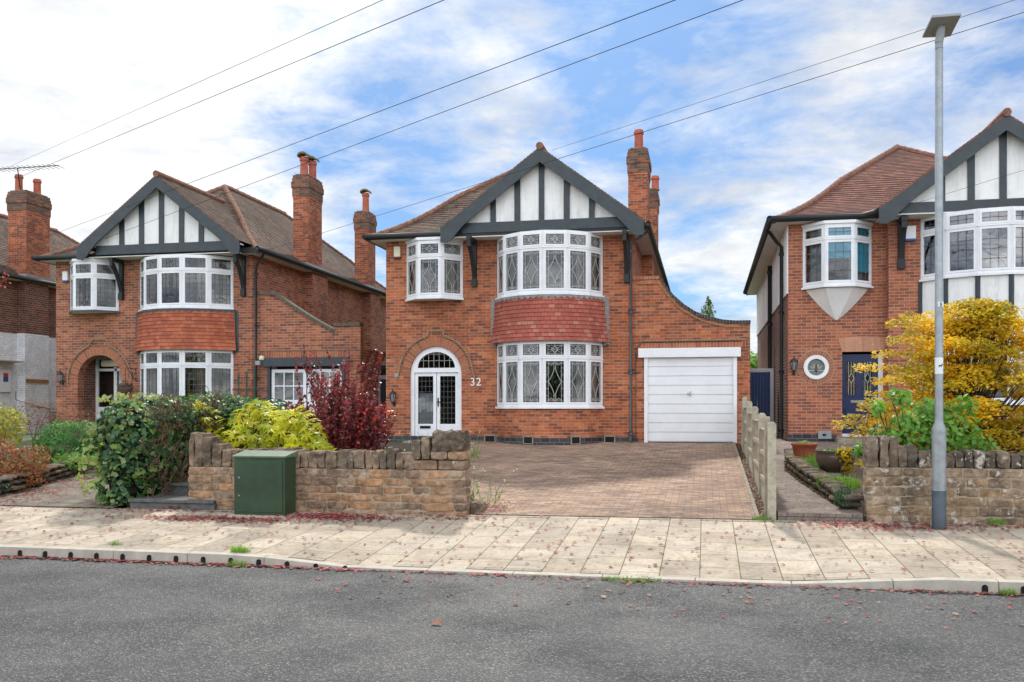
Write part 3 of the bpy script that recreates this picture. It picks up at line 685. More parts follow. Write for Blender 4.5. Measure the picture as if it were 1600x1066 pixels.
def numeral(parent,txt,x,y,z,h,m,name):
    c=bpy.data.curves.new(name,'FONT'); c.body=txt; c.size=h*1.38; c.extrude=.008; c.align_x='CENTER'; c.space_character=1.1; c.offset=.0
    ob=bpy.data.objects.new(name,c); COL.objects.link(ob); ob.rotation_euler=(PI/2,0,0); ob.location=(x,y,z)
    bpy.context.view_layer.update(); dg=bpy.context.evaluated_depsgraph_get(); me=bpy.data.meshes.new_from_object(ob.evaluated_get(dg)); me.transform(ob.matrix_world)
    bpy.data.objects.remove(ob); me.materials.clear(); me.materials.append(m)
    o=bpy.data.objects.new(name,me); COL.objects.link(o); o.parent=parent; o.location=-parent.location; return o
def alarm(parent,x,y,z,base,w=.17,h=.27):
    o=MB(); o.box(x-w/2,x+w/2,y-.07,y,z,z+h,0); o.box(x-w/2-.003,x+w/2+.003,y-.075,y-.001,z-.05,z,1)
    return o.build('alarm_box',[mCream if base is mMaroon else mWhite,base],parent,bevel=.01)
def hpart(m,ly): return m
# ================================================================ MIDDLE HOUSE (number 32)
H=empty('detached_house',(-5,23.2,.86),'orange brick house numbered 32 with white arched front door and white garage door','house')
Y0=23.2; X0,X1=-8.23,-1.79
dX0,dX1=-7.57,-6.18; dc=(dX0+dX1)/2; dr=(dX1-dX0)/2
door_hole=[(dX0,Y0,.80)]+[(x,y,z) for x,y,z in reversed(arch(dc,2.6,dr,16,Y0,1.03))]+[(dX1,Y0,.80)]
bc=-3.88; bh=1.34
holes=[door_hole,hole(bc-bh+.12,bc+bh-.12,1.72,3.3,Y0),hole(bc-bh+.12,bc+bh-.12,4.5,6.0,Y0),hole(-7.6,-6.18,4.5,6.0,Y0)]
body(H,X0,X1,Y0,36,.6,6.08,holes,mBrick)
B=facets(bc,Y0,bh,math.radians(146),6)
baydress(H,B,Y0,.6,mBrick,mHung,mLead,style='diamond')
plinth(H,[Vector((X0,Y0,0)),Vector((bc-bh-.02,Y0,0))]+B[1:-1]+[Vector((bc+bh+.02,Y0,0)),Vector((-1.66,Y0,0))],.6,.99)
oriel(H,-7.65,-6.15,Y0,4.56,6.0,5.58,.46,.62,'diamond',sill=.06)
hiproof(H,X0-.36,X1+.36,Y0-.36,36.3,6.12,3.0,1.28,mRoof)
soffit_ring(H,X0-.38,X1+.38,Y0-.38,36.3,6.1,X0,X1,Y0,36)
gx=-4.02; studs=[(-5.33,-5.19),(-4.71,-4.56),(-4.09,-3.95),(-3.46,-3.31),(-2.83,-2.69)]
gable(H,gx,2.55,22.58,26.2,6.27,8.17,mRoof,(6.14,6.40),studs)
o=MB(); o.box(gx-2.3,gx+2.45,22.72,23.2,6.03,6.05); o.build('gable_soffit',mSoffit,H)
bracket(H,-5.82,Y0,6.03,22.5); bracket(H,-1.93,Y0,6.03,22.5)
gutter(H,[(X0-.42,22.74,6.15),(gx-2.5,22.74,6.13)]); gutter(H,[(X0-.44,22.76,6.15),(X0-.44,36.2,6.15)]); gutter(H,[(X1+.42,22.66,6.18),(X1+.42,36.2,6.15)])
pipe(H,[(X1+.40,22.95,6.1),(X1+.36,22.98,6.02),(-1.82,23.12,5.8),(-1.82,23.12,.9)],mPipe)
chimney(H,-2.18,-1.63,26.7,27.8,6.2,9.13,[(-1.9,27.0,.58)]); chimney(H,-2.18,-1.63,32.1,32.9,6.2,9.22,[(-1.72,32.5,.5)])
for ya,yb_ in ((26.7,27.9),(32.0,33)): o=MB(); o.box(-1.79,-1.5,ya,yb_,.7,6.08); o.build('chimney_breast',mBrick,H)
# entrance: arched frame, pair of doors, fanlight
fr=MB(); yd=Y0+.05
outer=[(dX0,yd,.86)]+[(x,y,z) for x,y,z in reversed(arch(dc,2.6,dr,20,yd,1.03))]+[(dX1,yd,.86)]
fan=[(x,y,z) for x,y,z in arch(dc,2.76,dr-.19,16,yd,.82)]
h1=hole(dX0+.13,dc-.02,.92,2.66,yd); h2=hole(dc+.02,dX1-.13,.92,2.66,yd)
fr.prism(outer,(0,.08,0),0,[fan,hole(dX0+.10,dX1-.10,.88,2.64,yd)])
fo=fr.build('door_frame',mWhite,H,bevel=.004)
fd=Fc((dX0,yd+.04,0),(dX1,yd+.04,0)); g=MB(); g.face([fd.p(.1,2.7),fd.p(2*dr-.1,2.7),fd.p(2*dr-.1,3.25),fd.p(.1,3.25)]); g.build('glass',mGlass,fo)
l=MB()
for k in range(1,7): u=.2+k*(2*dr-.4)/7; hz=2.76+.82*math.sqrt(max(0,(dr-.19)**2-(u-dr)**2)); fd.line(l,[(u,2.76),(u,hz)],.008)
fd.line(l,[(.22,2.95),(2*dr-.22,2.95)],.008); fd.line(l,[(.42,3.12),(2*dr-.42,3.12)],.008); l.build('leading',mCame,fo)
for i,(a,b) in enumerate(((.105,dr-.008),(dr+.008,2*dr-.105))):
    d=MB(); fd.frame(d,a,b,.89,2.63,.085,-.03,.0); fd.box(d,a+.085,b-.085,.975,1.30,-.025,-.005)
    for k in range(5): fd.box(d,a+.10+k*(b-a-.2)/4.6,a+.10+k*(b-a-.2)/4.6+.01,.98,1.29,-.005,.002)
    dd=d.build('front_door',mWhite,H,bevel=.004)
    g=MB(); g.face([fd.p(a+.085,1.3,-.015),fd.p(b-.085,1.3,-.015),fd.p(b-.085,2.545,-.015),fd.p(a+.085,2.545,-.015)]); g.build('glass',mGlass,dd)
    l=MB()
    for k in range(1,4): fd.line(l,[(a+.085+k*(b-a-.17)/4,1.3),(a+.085+k*(b-a-.17)/4,2.545)],.007,-.012,-.006)
    for k in range(1,9): fd.line(l,[(a+.085,1.3+k*.14),(b-.085,1.3+k*.14)],.007,-.012,-.006)
    l.build('leading',mCameD,dd)
    if i==0:
        l=MB(); fd.box(l,a+.14,b-.16,1.18,1.25,0,.012); l.build('letterbox',mSlot,dd)
        c=MB(); c.box(dX0+a+.1,dX0+b-.1,yd+.10,yd+.12,1.1,2.1); c.build('net_curtain',mNet,dd)
    else:
        l=MB(); fd.box(l,a+.02,a+.05,1.75,1.98,.0,.012); fd.box(l,a-.0,a+.13,1.86,1.885,.03,.05); fd.box(l,a+.02,a+.045,1.86,1.885,.0,.05); l.build('door_handle',mSlot,dd)
o=MB(); o.box(dX0-.1,dX1+.1,Y0-.32,Y0,.72,.86); o.build('doorstep',mEdge,H)
# brick arch ring and rope moulding
def archring(parent,xc,zs,r0,r1,y,k=1.0,a0=0,a1=PI,n=26,m=None,cuts=True,dep=.03):
    o=MB()
    for j in range(n):
        t0=a0+(a1-a0)*(j+.1)/n; t1=a0+(a1-a0)*(j+.9)/n
        P_=lambda r,t:(xc+r*math.cos(t),y-dep,zs+k*r*math.sin(t))
        o.prism([P_(r0,t0),P_(r1,t0),P_(r1,t1),P_(r0,t1)],(0,dep+.01,0))
        Q_=lambda r,t:(xc+r*math.cos(t),y-dep*.5,zs+k*r*math.sin(t)); ta=a0+(a1-a0)*j/n; tb=a0+(a1-a0)*(j+1)/n
        o.prism([Q_(r0,ta),Q_(r1,ta),Q_(r1,tb),Q_(r0,tb)],(0,dep*.5+.005,0),1)
    return o.build('brick_arch',[m or mArch,mArchJ],parent)
def archmat():
    m,nt,b=mat('arch_brick'); g=N(nt,'ShaderNodeNewGeometry'); b.inputs['Roughness'].default_value=.85
    c=ramp(nt,g.outputs['Random Per Island'],[(0,(.30,.10,.05)),(.5,(.42,.15,.07)),(1,(.36,.13,.075))]); c=mixc(nt,.6,c,ramp(nt,noisef(nt,30,3),[(.3,(.6,.6,.6)),(.7,(1.2,1.2,1.2))]),'MULTIPLY'); nt.links.new(c,b.inputs['Base Color']); return m
mArch=archmat(); mArchJ=plain('arch_joint',(.36,.25,.17),.95,.2,12)
archring(H,dc,2.6,dr+.005,dr+.22,Y0,1.03,.0,PI,26,dep=.012)
rp=[(-7.95,2.1),(-7.93,2.45)]+[(dc+(dr+.30)*math.cos(t),2.6+1.05*(dr+.26)*math.sin(t)) for t in [PI-.15-(PI/2-.38)*j/8 for j in range(9)]]
r2=[(2*dc-a,b) for a,b in reversed(rp)]
rope(H,rp[1:]+[(dc-.2,3.72),(dc+.2,3.72)]+r2[:-1],Y0-.02)
numeral(H,'32',-5.8,Y0-.015,2.29,.21,mNavy,'house_number')
alarm(H,-7.91,Y0,5.67,mMaroon)
o=MB(); o.box(-7.98,-7.88,Y0-.06,Y0,2.53,2.62); o.tube([(-8.22,Y0-.01,2.56),(-7.98,Y0-.01,2.56)],.008,5); o.tube([(-8.0,Y0-.01,2.62),(-8.0,Y0-.01,3.0),(-8.1,Y0-.01,3.02)],.006,5); o.build('doorbell_box',mGrey,H)
lantern(H,-8.0,Y0,1.98)
for (a,b) in ((-5.5,-5.24),):
    pass
for (x,w) in ((-5.42,.24),(-5.17,.1),(-2.35,.22)):
    o=MB(); o.box(x-w/2-.03,x+w/2+.03,Y0-.045,Y0-.02,.83,1.035,0); o.box(x-w/2,x+w/2,Y0-.05,Y0-.04,.86,1.0,1); o.build('air_vent',[mEdge,mSlot],H)
for k in (2,4):
    f=Fc(B[k],B[k+1]); o=MB(); f.box(o,.085,.355,.83,1.035,.0,.04,0); f.box(o,.115,.325,.855,1.005,.035,.046,1); o.build('air_vent',[mEdge,mSlot],H)
# garage with swept parapet
cur=[(-1.79,4.90),(-1.13,4.90),(-.98,4.68),(-.78,4.42),(-.52,4.18),(-.25,4.0),(.05,3.88),(.4,3.79),(.7,3.76),(1.06,3.76)]
gw=MB(); yg=Y0+.02
gw.prism([(-1.79,yg,.6)]+[(1.05,yg,.6)]+[(x if x<1.06 else 1.05,yg,z) for x,z in reversed(cur)],(0,.25,0),0,[hole(-1.48,.70,.62,3.0,yg)])
gw.box(.80,1.05,yg+.25,29.5,.6,3.4); gw.box(-1.79,1.05,29.5,29.7,.6,3.4)
gw.build('garage_wall',mBrick,H)
o=MB()
for k,((xa,za),(xb,zb)) in enumerate(zip(cur,cur[1:])):
    o.hexa([(xa,yg-.03,za),(xb,yg-.03,zb),(xb,yg+.28,zb),(xa,yg+.28,za),(xa,yg-.03,za+.085),(xb,yg-.03,zb+.085),(xb,yg+.28,zb+.085),(xa,yg+.28,za+.085)],1 if k>0 else 0)
o.build('parapet_coping',[mSold,mCope],H)
o=MB(); o.box(-1.6,.95,Y0,Y0+.02,3.2,3.36); o.build('soldier_course',mSold,H)
rope(H,[(-1.7,4.80),(-1.15,4.80),(-.93,4.5),(-.6,4.14),(-.1,3.85),(.45,3.70),(1.05,3.68)],yg-.02,.02)
rope(H,[(-1.62,3.38),(.98,3.38)],yg-.02,.026)
o=MB(); o.box(-1.64,.83,Y0-.09,Y0+.02,2.96,3.19); o.box(-1.5,-1.41,Y0-.03,Y0+.06,.86,2.96); o.box(.65,.74,Y0-.03,Y0+.06,.86,2.96); o.build('garage_door_frame',mWhite,H,bevel=.006)
mGar=plain('garage_door_white',(.79,.80,.81),.42,.05,1.4,bmp=.06,bs=150)
o=MB(); n=9; zz=.88; hh=(2.96-.88)/n
for k in range(n):
    o.box(-1.41,.65,Y0+.03,Y0+.06,zz+k*hh+.014,zz+k*hh+hh*.55); o.box(-1.41,.65,Y0+.034,Y0+.06,zz+k*hh+hh*.55,zz+(k+1)*hh-.005); o.box(-1.41,.65,Y0+.045,Y0+.06,zz+k*hh-.004,zz+k*hh+.012)
gd=o.build('garage_door',mGar,H,bevel=.004)
o=MB(); o.box(-.40,-.36,Y0-.02,Y0+.03,2.02,2.12); o.tube([(-.38,Y0-.03,2.08),(-.46,Y0-.03,2.08)],.012,6); o.build('door_handle',mChrome,gd)
o=MB(); o.box(-1.75,1.02,yg+.3,29.5,3.1,3.25); o.build('garage_roof',mLeadD,H)
o=MB(); o.tube([(-1.7,Y0-.01,1.0),(-1.7,Y0-.01,3.2),(-1.55,Y0-.01,3.34),(.85,Y0-.01,3.34)],.008,5); o.build('cable',mSlot,H)
# ================================================================ LEFT HOUSE
DX,DY=-10.97,1.4
H2=empty('detached_house',(-16,24.6,.9),'brown brick house with orange hung tiles and a recessed arched brick porch','house')
y2=Y0+DY; a0,a1=X0+DX,X1+DX
pc=-17.72; pr_=.74
ph=[(pc-pr_,y2,.8)]+[p for p in reversed(arch(pc,2.55,pr_,16,y2,1.0))]+[(pc+pr_,y2,.8)]
b2=-14.86; h2=1.49
B2=facets(b2,y2,h2,math.radians(118),5)
body(H2,a0,a1,y2,37.6,.6,6.12,[ph,hole(b2-h2+.1,b2+h2-.1,1.75,3.3,y2),hole(b2-h2+.1,b2+h2-.1,4.55,6.05,y2),hole(-18.55,-17.1,4.55,6.0,y2)],mBrickL)
baydress(H2,B2,y2,.6,mBrickL,mHungL,mLeadD,zs0=1.80,zs1=3.39,z2=4.6,z3=6.07,style='oval',came=mCameD)
oriel(H2,-18.68,-17.08,y2,4.6,6.03,5.6,.5,.66,'oval',came=mCameD,dark_sill=True)
hiproof(H2,a0-.36,a1+.36,y2-.36,37.9,6.16,3.05,1.28,mRoof)
soffit_ring(H2,a0-.38,a1+.38,y2-.38,37.9,6.14,a0,a1,y2,37.6)
g2=-15.36
gable(H2,g2,2.58,23.85,27.6,6.40,8.38,mRoof,(6.18,6.45),[(g2+d-.08,g2+d+.08) for d in (-1.28,-.64,0,.64,1.26)])
o=MB(); o.box(g2-2.3,g2+2.45,24.0,24.6,6.10,6.12); o.build('gable_soffit',mSoffit,H2)
bracket(H2,-16.95,y2,6.1,24.02,zb=5.05); bracket(H2,-13.02,y2,6.1,24.02,zb=5.05)
gutter(H2,[(a0-.42,y2-.44,6.19),(g2-2.4,y2-.44,6.17)]); gutter(H2,[(a0-.44,y2-.44,6.19),(a0-.44,37.8,6.19)]); gutter(H2,[(a1+.42,y2-.54,6.22),(a1+.42,37.8,6.2)])
pipe(H2,[(a1+.40,24.5,6.12),(a1+.30,24.52,6.0),(-12.62,24.52,5.75),(-12.62,24.52,.9)],mGutter)
chimney(H2,-13.15,-12.62,28.1,29.2,6.3,9.29,[(-12.9,28.4,.62),(-12.85,28.95,.62)],hood=True,short=True); chimney(H2,-13.15,-12.6,33.5,34.3,6.3,9.22,[(-12.85,33.9,.75)],hood=True,short=True)
for ya,yb_ in ((28.1,29.3),(33.4,34.4)): o=MB(); o.box(-12.76,-12.45,ya,yb_,.7,6.12); o.build('chimney_breast',mBrickL,H2)
# recessed porch
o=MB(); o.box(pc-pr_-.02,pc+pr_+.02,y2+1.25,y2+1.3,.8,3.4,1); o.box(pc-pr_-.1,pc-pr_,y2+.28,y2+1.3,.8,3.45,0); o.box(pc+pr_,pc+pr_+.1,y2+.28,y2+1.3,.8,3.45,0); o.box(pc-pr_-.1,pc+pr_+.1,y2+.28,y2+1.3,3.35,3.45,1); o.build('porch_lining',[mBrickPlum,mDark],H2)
o=MB(); fp=Fc((pc-pr_,y2+.9,0),(pc+pr_,y2+.9,0)); fp.frame(o,0,.72,.9,3.3,.09,0,.06); fp.box(o,.09,.63,.99,1.75,.01,.04); fp.box(o,0,1.48,2.85,2.93,.0,.07); fp.box(o,.66,.74,.9,3.3,0,.07); po=o.build('porch_screen',mWhite,H2)
o=MB(); o.face([fp.p(.05,1.7,.02),fp.p(1.45,1.7,.02),fp.p(1.45,3.3,.02),fp.p(.05,3.3,.02)]); o.build('glass',mGlass,po)
o=MB(); fp.frame(o,.76,1.44,.9,2.84,.11,-.2,-.14); fp.box(o,.87,1.33,.9,1.9,-.2,-.15); dd=o.build('front_door',mWoodBr,H2)
o=MB(); o.face([fp.p(.87,1.9,-.17),fp.p(1.33,1.9,-.17),fp.p(1.33,2.73,-.17),fp.p(.87,2.73,-.17)]); o.build('glass',mGlass,dd)
o=MB(); o.box(pc-.45,pc+.22,y2+.66,y2+.82,2.98,3.2); o.build('porch_light',mCream,H2,bevel=.05)
archring(H2,pc,2.55,pr_+.005,pr_+.24,y2,1.0,0,PI,26,dep=.012)
rp=[(pc+(pr_+.33)*math.cos(t),2.55+1.03*(pr_+.30)*math.sin(t)) for t in [PI+.15-(PI/2-.2)*j/9 for j in range(10)]]
r2=[(2*pc-a,b) for a,b in reversed(rp)]
rope(H2,rp+[(pc-.22,3.76),(pc+.22,3.76)]+r2,y2-.02)
alarm(H2,-18.85,y2,5.55,mBluePl); lantern(H2,-18.95,y2,2.62)
# garage of the left house
cu2=[(-12.76,4.98),(-12.1,4.95),(-11.5,4.55),(-10.9,4.18),(-10.27,3.84),(-10.27,4.02),(-9.49,4.02)]
o=MB(); o.prism([(-12.76,y2+.02,.6),(-9.49,y2+.02,.6)]+[(x,y2+.02,z) for x,z in reversed(cu2)],(0,.25,0),0,[hole(-12.3,-9.95,.9,2.95,y2+.02)]); o.box(-9.74,-9.49,y2+.27,31,.6,3.4); o.build('garage_wall',mBrickL,H2)
o=MB()
for (xa,za),(xb,zb) in zip(cu2,cu2[1:]):
    if abs(xa-xb)<.01: continue
    o.hexa([(xa,y2-.03,za),(xb,y2-.03,zb),(xb,y2+.3,zb),(xa,y2+.3,za),(xa,y2-.03,za+.10),(xb,y2-.03,zb+.10),(xb,y2+.3,zb+.10),(xa,y2+.3,za+.10)])
o.build('parapet_coping',mCopeOld,H2)
rope(H2,[(-12.5,3.36),(-9.85,3.36)],y2,.03)
o=MB(); o.box(-12.4,-9.83,y2,y2+.018,3.15,3.34); o.build('soldier_course',mSold,H2)
o=MB(); o.box(-12.42,-9.8,y2-.12,y2+.02,2.90,3.15); o.box(-12.3,-12.22,y2-.02,y2+.1,.9,2.90); o.box(-10.03,-9.95,y2-.02,y2+.1,.9,2.9); o.build('garage_lintel',mBlack,H2)
for a in (-12.2,-11.1):
    f=Fc((a,y2+.06,0),(a+1.06,y2+.06,0)); o=MB(); f.frame(o,0,1.06,.92,2.82,.09,-.04,.0); f.box(o,.09,.97,1.01,1.95,-.03,-.01)
    for k in (1,2): f.box(o,.09+k*.2933-.015,.09+k*.2933+.015,1.95,2.73,-.03,.0)
    f.box(o,.09,.97,2.33,2.36,-.032,.002); dd=o.build('garage_door',mWhite,H2)
    g=MB(); g.face([f.p(.09,1.95,-.02),f.p(.97,1.95,-.02),f.p(.97,2.73,-.02),f.p(.09,2.73,-.02)]); g.build('glass',mGlass,dd)
o=MB(); o.box(-12.3,-9.95,y2+.6,y2+.62,.7,3.0); o.build('garage_interior',mDark,H2)
o=MB(); o.box(-12.58,-12.44,y2-.2,y2-.1,2.94,3.06,0); o.tube([(-12.5,y2,3.14),(-12.5,y2-.1,3.14)],.02,6,0); o.lathe((-12.42,y2-.12,3.14),[(.01,-.07),(.07,-.05),(.08,0),(.06,.06),(.01,.07)],10,1); o.build('security_light',[mGrey,mCream],H2)
# lean-to roof and dark side gate between the two houses
o=MB(); 
for r in range(14):
    ya=26.2+r*.11; za=2.98+r*.075; o.face([(-9.46,ya,za+.016),(-8.26,ya,za+.016),(-8.26,ya+.11,za+.075),(-9.46,ya+.11,za+.075)],[(0,r*.1),(1.2,r*.1),(1.2,r*.1+.1),(0,r*.1+.1)]); o.face([(-9.46,ya,za),(-8.26,ya,za),(-8.26,ya,za+.016),(-9.46,ya,za+.016)])
lt=o.build('lean_to_roof',mRoof,H2); o=MB(); o.box(-9.46,-8.26,26.12,26.18,2.86,2.98); o.build('gutter',mGutter,lt)
o=MB(); o.box(-9.46,-8.26,26.3,26.4,.8,2.9); o.build('lean_to_wall',mDark,H2)
sg=empty('side_gate',(-8.85,26.0,.85),'black boarded side gate in the gap between the left and the middle house','gate')
o=MB(); 
for k in range(8): o.box(-9.4+k*.135,-9.4+k*.135+.125,26.02,26.05,.9,2.55)
o.build('gate_board',mGutter,sg); o=MB(); o.box(-9.47,-9.4,26.0,26.08,.88,2.66); o.box(-8.32,-8.25,26.0,26.08,.88,2.66); o.box(-9.4,-8.32,26.0,26.08,2.56,2.68); o.build('gate_frame',mGrey,sg)
# ================================================================ FAR LEFT HOUSE
H3=empty('detached_house',(-27,26.2,.95),'dark brick house at far left, its lower side wall painted white','house')
c0,c1=-30.3,-23.72; y3=25.6
o=MB(); o.box(c0,c1,y3,39,4.32,6.2,0); o.box(c0,c1+.012,y3-.01,39,.8,4.32,1); o.build('brick_wall',[mBrickPlum,mPaintW],H3)
o=MB(); o.box(c1,c1+.3,28.4,29.6,4.34,6.2,0); o.box(c1,c1+.32,28.39,29.61,.8,4.34,1); o.build('chimney_breast',[mBrickPlum,mPaintW],H3)
hiproof(H3,c0-.4,c1+.4,y3-.4,39.3,6.22,3.0,1.28,mRoof); soffit_ring(H3,c0-.4,c1+.4,y3-.4,39.3,6.2,c0,c1,y3,39)
gutter(H3,[(c1+.45,y3-.4,6.25),(c1+.45,39.2,6.22)])
chimney(H3,-24.1,-23.35,28.4,29.6,6.3,9.35,[(-23.9,28.7,.62),(-23.6,29.25,.58)],short=True)
o=MB(); o.box(c1+.012,c1+.1,27.2,28.0,2.27,3.02,0); o.box(c1+.1,c1+.104,27.62,27.85,2.8,2.92,1); o.box(c1+.1,c1+.104,27.62,27.85,2.62,2.8,2); o.build('meter_box',[mWhite,mRedPl,mBluePl],H3)
o=MB(); o.tube([(c1+.36,27.9,2.3)]+[(c1+.36,27.9+k*.6,2.0-.35*math.sin(PI*k/8)) for k in range(9)],.012,5); o.build('cable',mSlot,H3)
for k in range(5):
    o=MB(); o.box(c1+.012,c1+.05,27.5,34,1.0+k*.14,1.05+k*.14); o.build('drain_rail',mGrey,H3)
o=MB(); o.box(c1+.012,c1+.45,27.0,28.2,3.3,3.34); o.build('canopy_shelf',mWoodOld,H3); o=MB(); o.box(c1+.32,c1+.36,28.42,29.55,2.62,2.74); o.build('wall_batten',mWoodBr,H3)
an=empty('tv_aerial',(-23.9,28.7,9.9),'thin dark television aerial on the far left chimney','aerial')
o=MB(); o.tube([(-24.6,28.4,10.16),(-21.9,28.2,10.10)],.016,5); o.tube([(-23.75,28.6,9.4),(-23.75,28.45,10.16)],.018,5)
for k in range(13):
    x=-24.5+k*.2; o.tube([(x,28.1,10.15),(x,28.75,10.15)],.008,4)
o.build('aerial_mast',mSlot,an)
# ================================================================ RIGHT HOUSE
H4=empty('detached_house',(5,23.2,.94),'red brick house with blue front door, round window and white rendered bay','house')
r0=1.94; yr=23.2; yw=22.9; rw=4.16
o=MB()
dh=hole(3.17,4.10,.95,3.05,yr)
rc=(2.58,2.69); rh=[(rc[0]+.27*math.cos(t),yr,rc[1]+.27*math.sin(t)) for t in [2*PI*j/20 for j in range(20)]]
o.prism([(r0,yr,.6),(rw,yr,.6),(rw,yr,6.12),(r0,yr,6.12)],(0,.28,0),0,[dh,rh,hole(2.45,3.66,4.6,6.0,yr)])
rb=6.5; rbh=1.64
o.prism([(rw,yw,.6),(8.9,yw,.6),(8.9,yw,6.12),(rw,yw,6.12)],(0,.28,0),0,[hole(rb-rbh+.1,rb+rbh-.1,1.85,3.4,yw),hole(rb-rbh+.1,rb+rbh-.1,4.7,6.05,yw)])
o.box(rw,rw+.02,yw+.28,yr,.6,6.12); o.box(8.62,8.9,yw+.28,36.6,.6,6.12); o.build('brick_wall',mBrickR,H4)
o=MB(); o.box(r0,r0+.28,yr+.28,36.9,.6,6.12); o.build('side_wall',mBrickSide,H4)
o=MB(); 
for (ya,yb3) in ((yr+.02,25.6),(25.75,28.6),(28.75,32.4),(32.55,36.9)): o.box(r0-.03,r0,ya,yb3,4.5,6.12)
o.box(r0-.04,r0,yr+.02,36.9,4.47,4.5)
o.build('render_panel',mRender,H4)
i=MB(); i.box(r0+.3,8.6,yr+.29,36.6,3.62,3.82); i.box(r0+.3,8.6,26.6,26.7,.6,6.1); i.box(4.2,4.3,yr+.29,26.6,.6,6.1); i.box(r0+.3,8.6,yr+.3,36,6.02,6.1); i.build('interior_partition',mRoom,H4)
B4=facets(rb,yw,rbh,math.radians(118),6)
window(H4,B4,1.84,3.46,2.98,'grid',name='bay_window',glass=mGlassR,came=mCameD,cmat=mNet,curt='none')
window(H4,B4,4.68,6.1,5.72,'grid',name='bay_window',glass=mGlassR,came=mCameD,cmat=mNet,curt='none')
o=MB(); ribbon(o,B4,3.46,4.64,0,0); o.build('bay_render',mRender,H4); o=MB(); ribbon(o,B4,.6,1.8,0); o.build('bay_brickwork',mBrickR,H4)
o=MB(); 
for k,p in enumerate(B4):
    n_=(p-Vector((rb,yw+1.0,0))).normalized(); q=p+n_*.012; o.tube([(q.x,q.y,3.5),(q.x,q.y,4.62)],.055,4)
ribbon(o,B4,3.46,3.52,.02); o.build('bay_timber',mBlack,H4)
oriel(H4,2.28,3.82,yr,4.6,6.02,5.66,.46,.66,'grid',glass=mGlass,came=mCameD,cmat=mNet)
o=MB(); o.box(2.76,3.34,yr-.42,yr-.405,5.22,5.98); o.build('window_blind',mBlind,H4); o=MB(); o.hexa([(3.42,yr-.33,4.9),(3.74,yr-.02,4.9),(3.72,yr-.0,4.9),(3.40,yr-.31,4.9),(3.42,yr-.33,5.98),(3.74,yr-.02,5.98),(3.72,yr-.0,5.98),(3.40,yr-.31,5.98)]); o.build('window_blind',mBlind,H4)
mCorb=plain('rough_render',(.88,.88,.86),.9,.05,4,bmp=.8,bs=30)
# rendered corbel that tapers to a point below the oriel window
o=MB(); ov=[Vector((2.34,yr,0)),Vector((2.74,yr-.44,0)),Vector((3.36,yr-.44,0)),Vector((3.76,yr,0))]; tip=Vector((3.04,yr-.02,0))
prev=None
for k in range(9):
    t=k/8; z=4.53-.72*t; s=max(.03,(1-t)**.8*1.0)
    ring=[Vector((tip.x+(p.x-tip.x)*s,yr+(p.y-yr)*s*(1-.3*t),z)) for p in ov]
    if prev:
        for a,b,c,d in zip(prev,prev[1:],ring[1:],ring): o.face([d,c,b,a])
    prev=ring
o.build('oriel_corbel',mCorb,H4)
hiproof(H4,r0-.38,8.9+.38,yr-.38,37.2,6.16,3.1,1.5,mRoofR)
soffit_ring(H4,r0-.4,8.9+.4,yr-.4,37.2,6.14,r0-.03,8.9,yr,36.9)
g4=6.5
gable(H4,g4,2.66,22.28,26.4,6.26,8.22,mRoofR,(6.13,6.38),[(g4+d-.075,g4+d+.075) for d in (-1.28,-.66,0,.66,1.28)])
o=MB(); o.box(g4-2.4,g4+2.6,22.42,22.9,6.10,6.125); o.box(3.9,5.2,22.75,23.2,6.08,6.10); o.build('gable_soffit',mSoffit,H4)
bracket(H4,4.42,yw,6.08,22.45,zb=5.05,w=.14)
gutter(H4,[(r0-.44,22.76,6.2),(3.55,22.76,6.18),(3.8,22.5,6.2),(3.95,22.35,6.3)]); gutter(H4,[(r0-.46,22.76,6.2),(r0-.46,37.1,6.2)],r=.075)
pipe(H4,[(r0-.44,23.9,6.15),(r0-.2,24.05,5.85),(r0-.09,24.1,5.75),(r0-.09,24.1,.95)],mGutter,.045); pipe(H4,[(r0-.1,28.3,5.9),(r0-.1,28.3,.95)],mGutter,.06)
o=MB()
for k in range(34):
    t0=2*PI*(k+.12)/34; t1=2*PI*(k+.88)/34; P_=lambda r,t:(rc[0]+r*math.cos(t),yr-.012,rc[1]+r*math.sin(t)); o.prism([P_(.295,t0),P_(.41,t0),P_(.41,t1),P_(.295,t1)],(0,.02,0))
    t1=2*PI*(k+1.06)/34; Q_=lambda r,t:(rc[0]+r*math.cos(t),yr-.006,rc[1]+r*math.sin(t)); o.prism([Q_(.29,t0),Q_(.425,t0),Q_(.425,t1),Q_(.29,t1)],(0,.012,0),1)
o.build('brick_ring',[mArch,mMortar],H4)
o=MB(); n=28
for k in range(n):
    t0=2*PI*k/n; t1=2*PI*(k+1)/n; P_=lambda r,t,y:(rc[0]+r*math.cos(t),y,rc[1]+r*math.sin(t))
    o.hexa([P_(.20,t0,yr-.03),P_(.29,t0,yr-.03),P_(.29,t1,yr-.03),P_(.20,t1,yr-.03),P_(.20,t0,yr+.06),P_(.29,t0,yr+.06),P_(.29,t1,yr+.06),P_(.20,t1,yr+.06)])
rwn=o.build('round_window',mWhite,H4)
o=MB(); o.face([(rc[0]+.21*math.cos(2*PI*k/20),yr+.02,rc[1]+.21*math.sin(2*PI*k/20)) for k in range(20)]); o.build('glass',plain('obscure_glass',(.16,.18,.165),.12,.2,30,bmp=.3,bs=80),rwn)
o=MB(); fr_=Fc((rc[0]-.21,yr+.02,0),(rc[0]+.21,yr+.02,0))
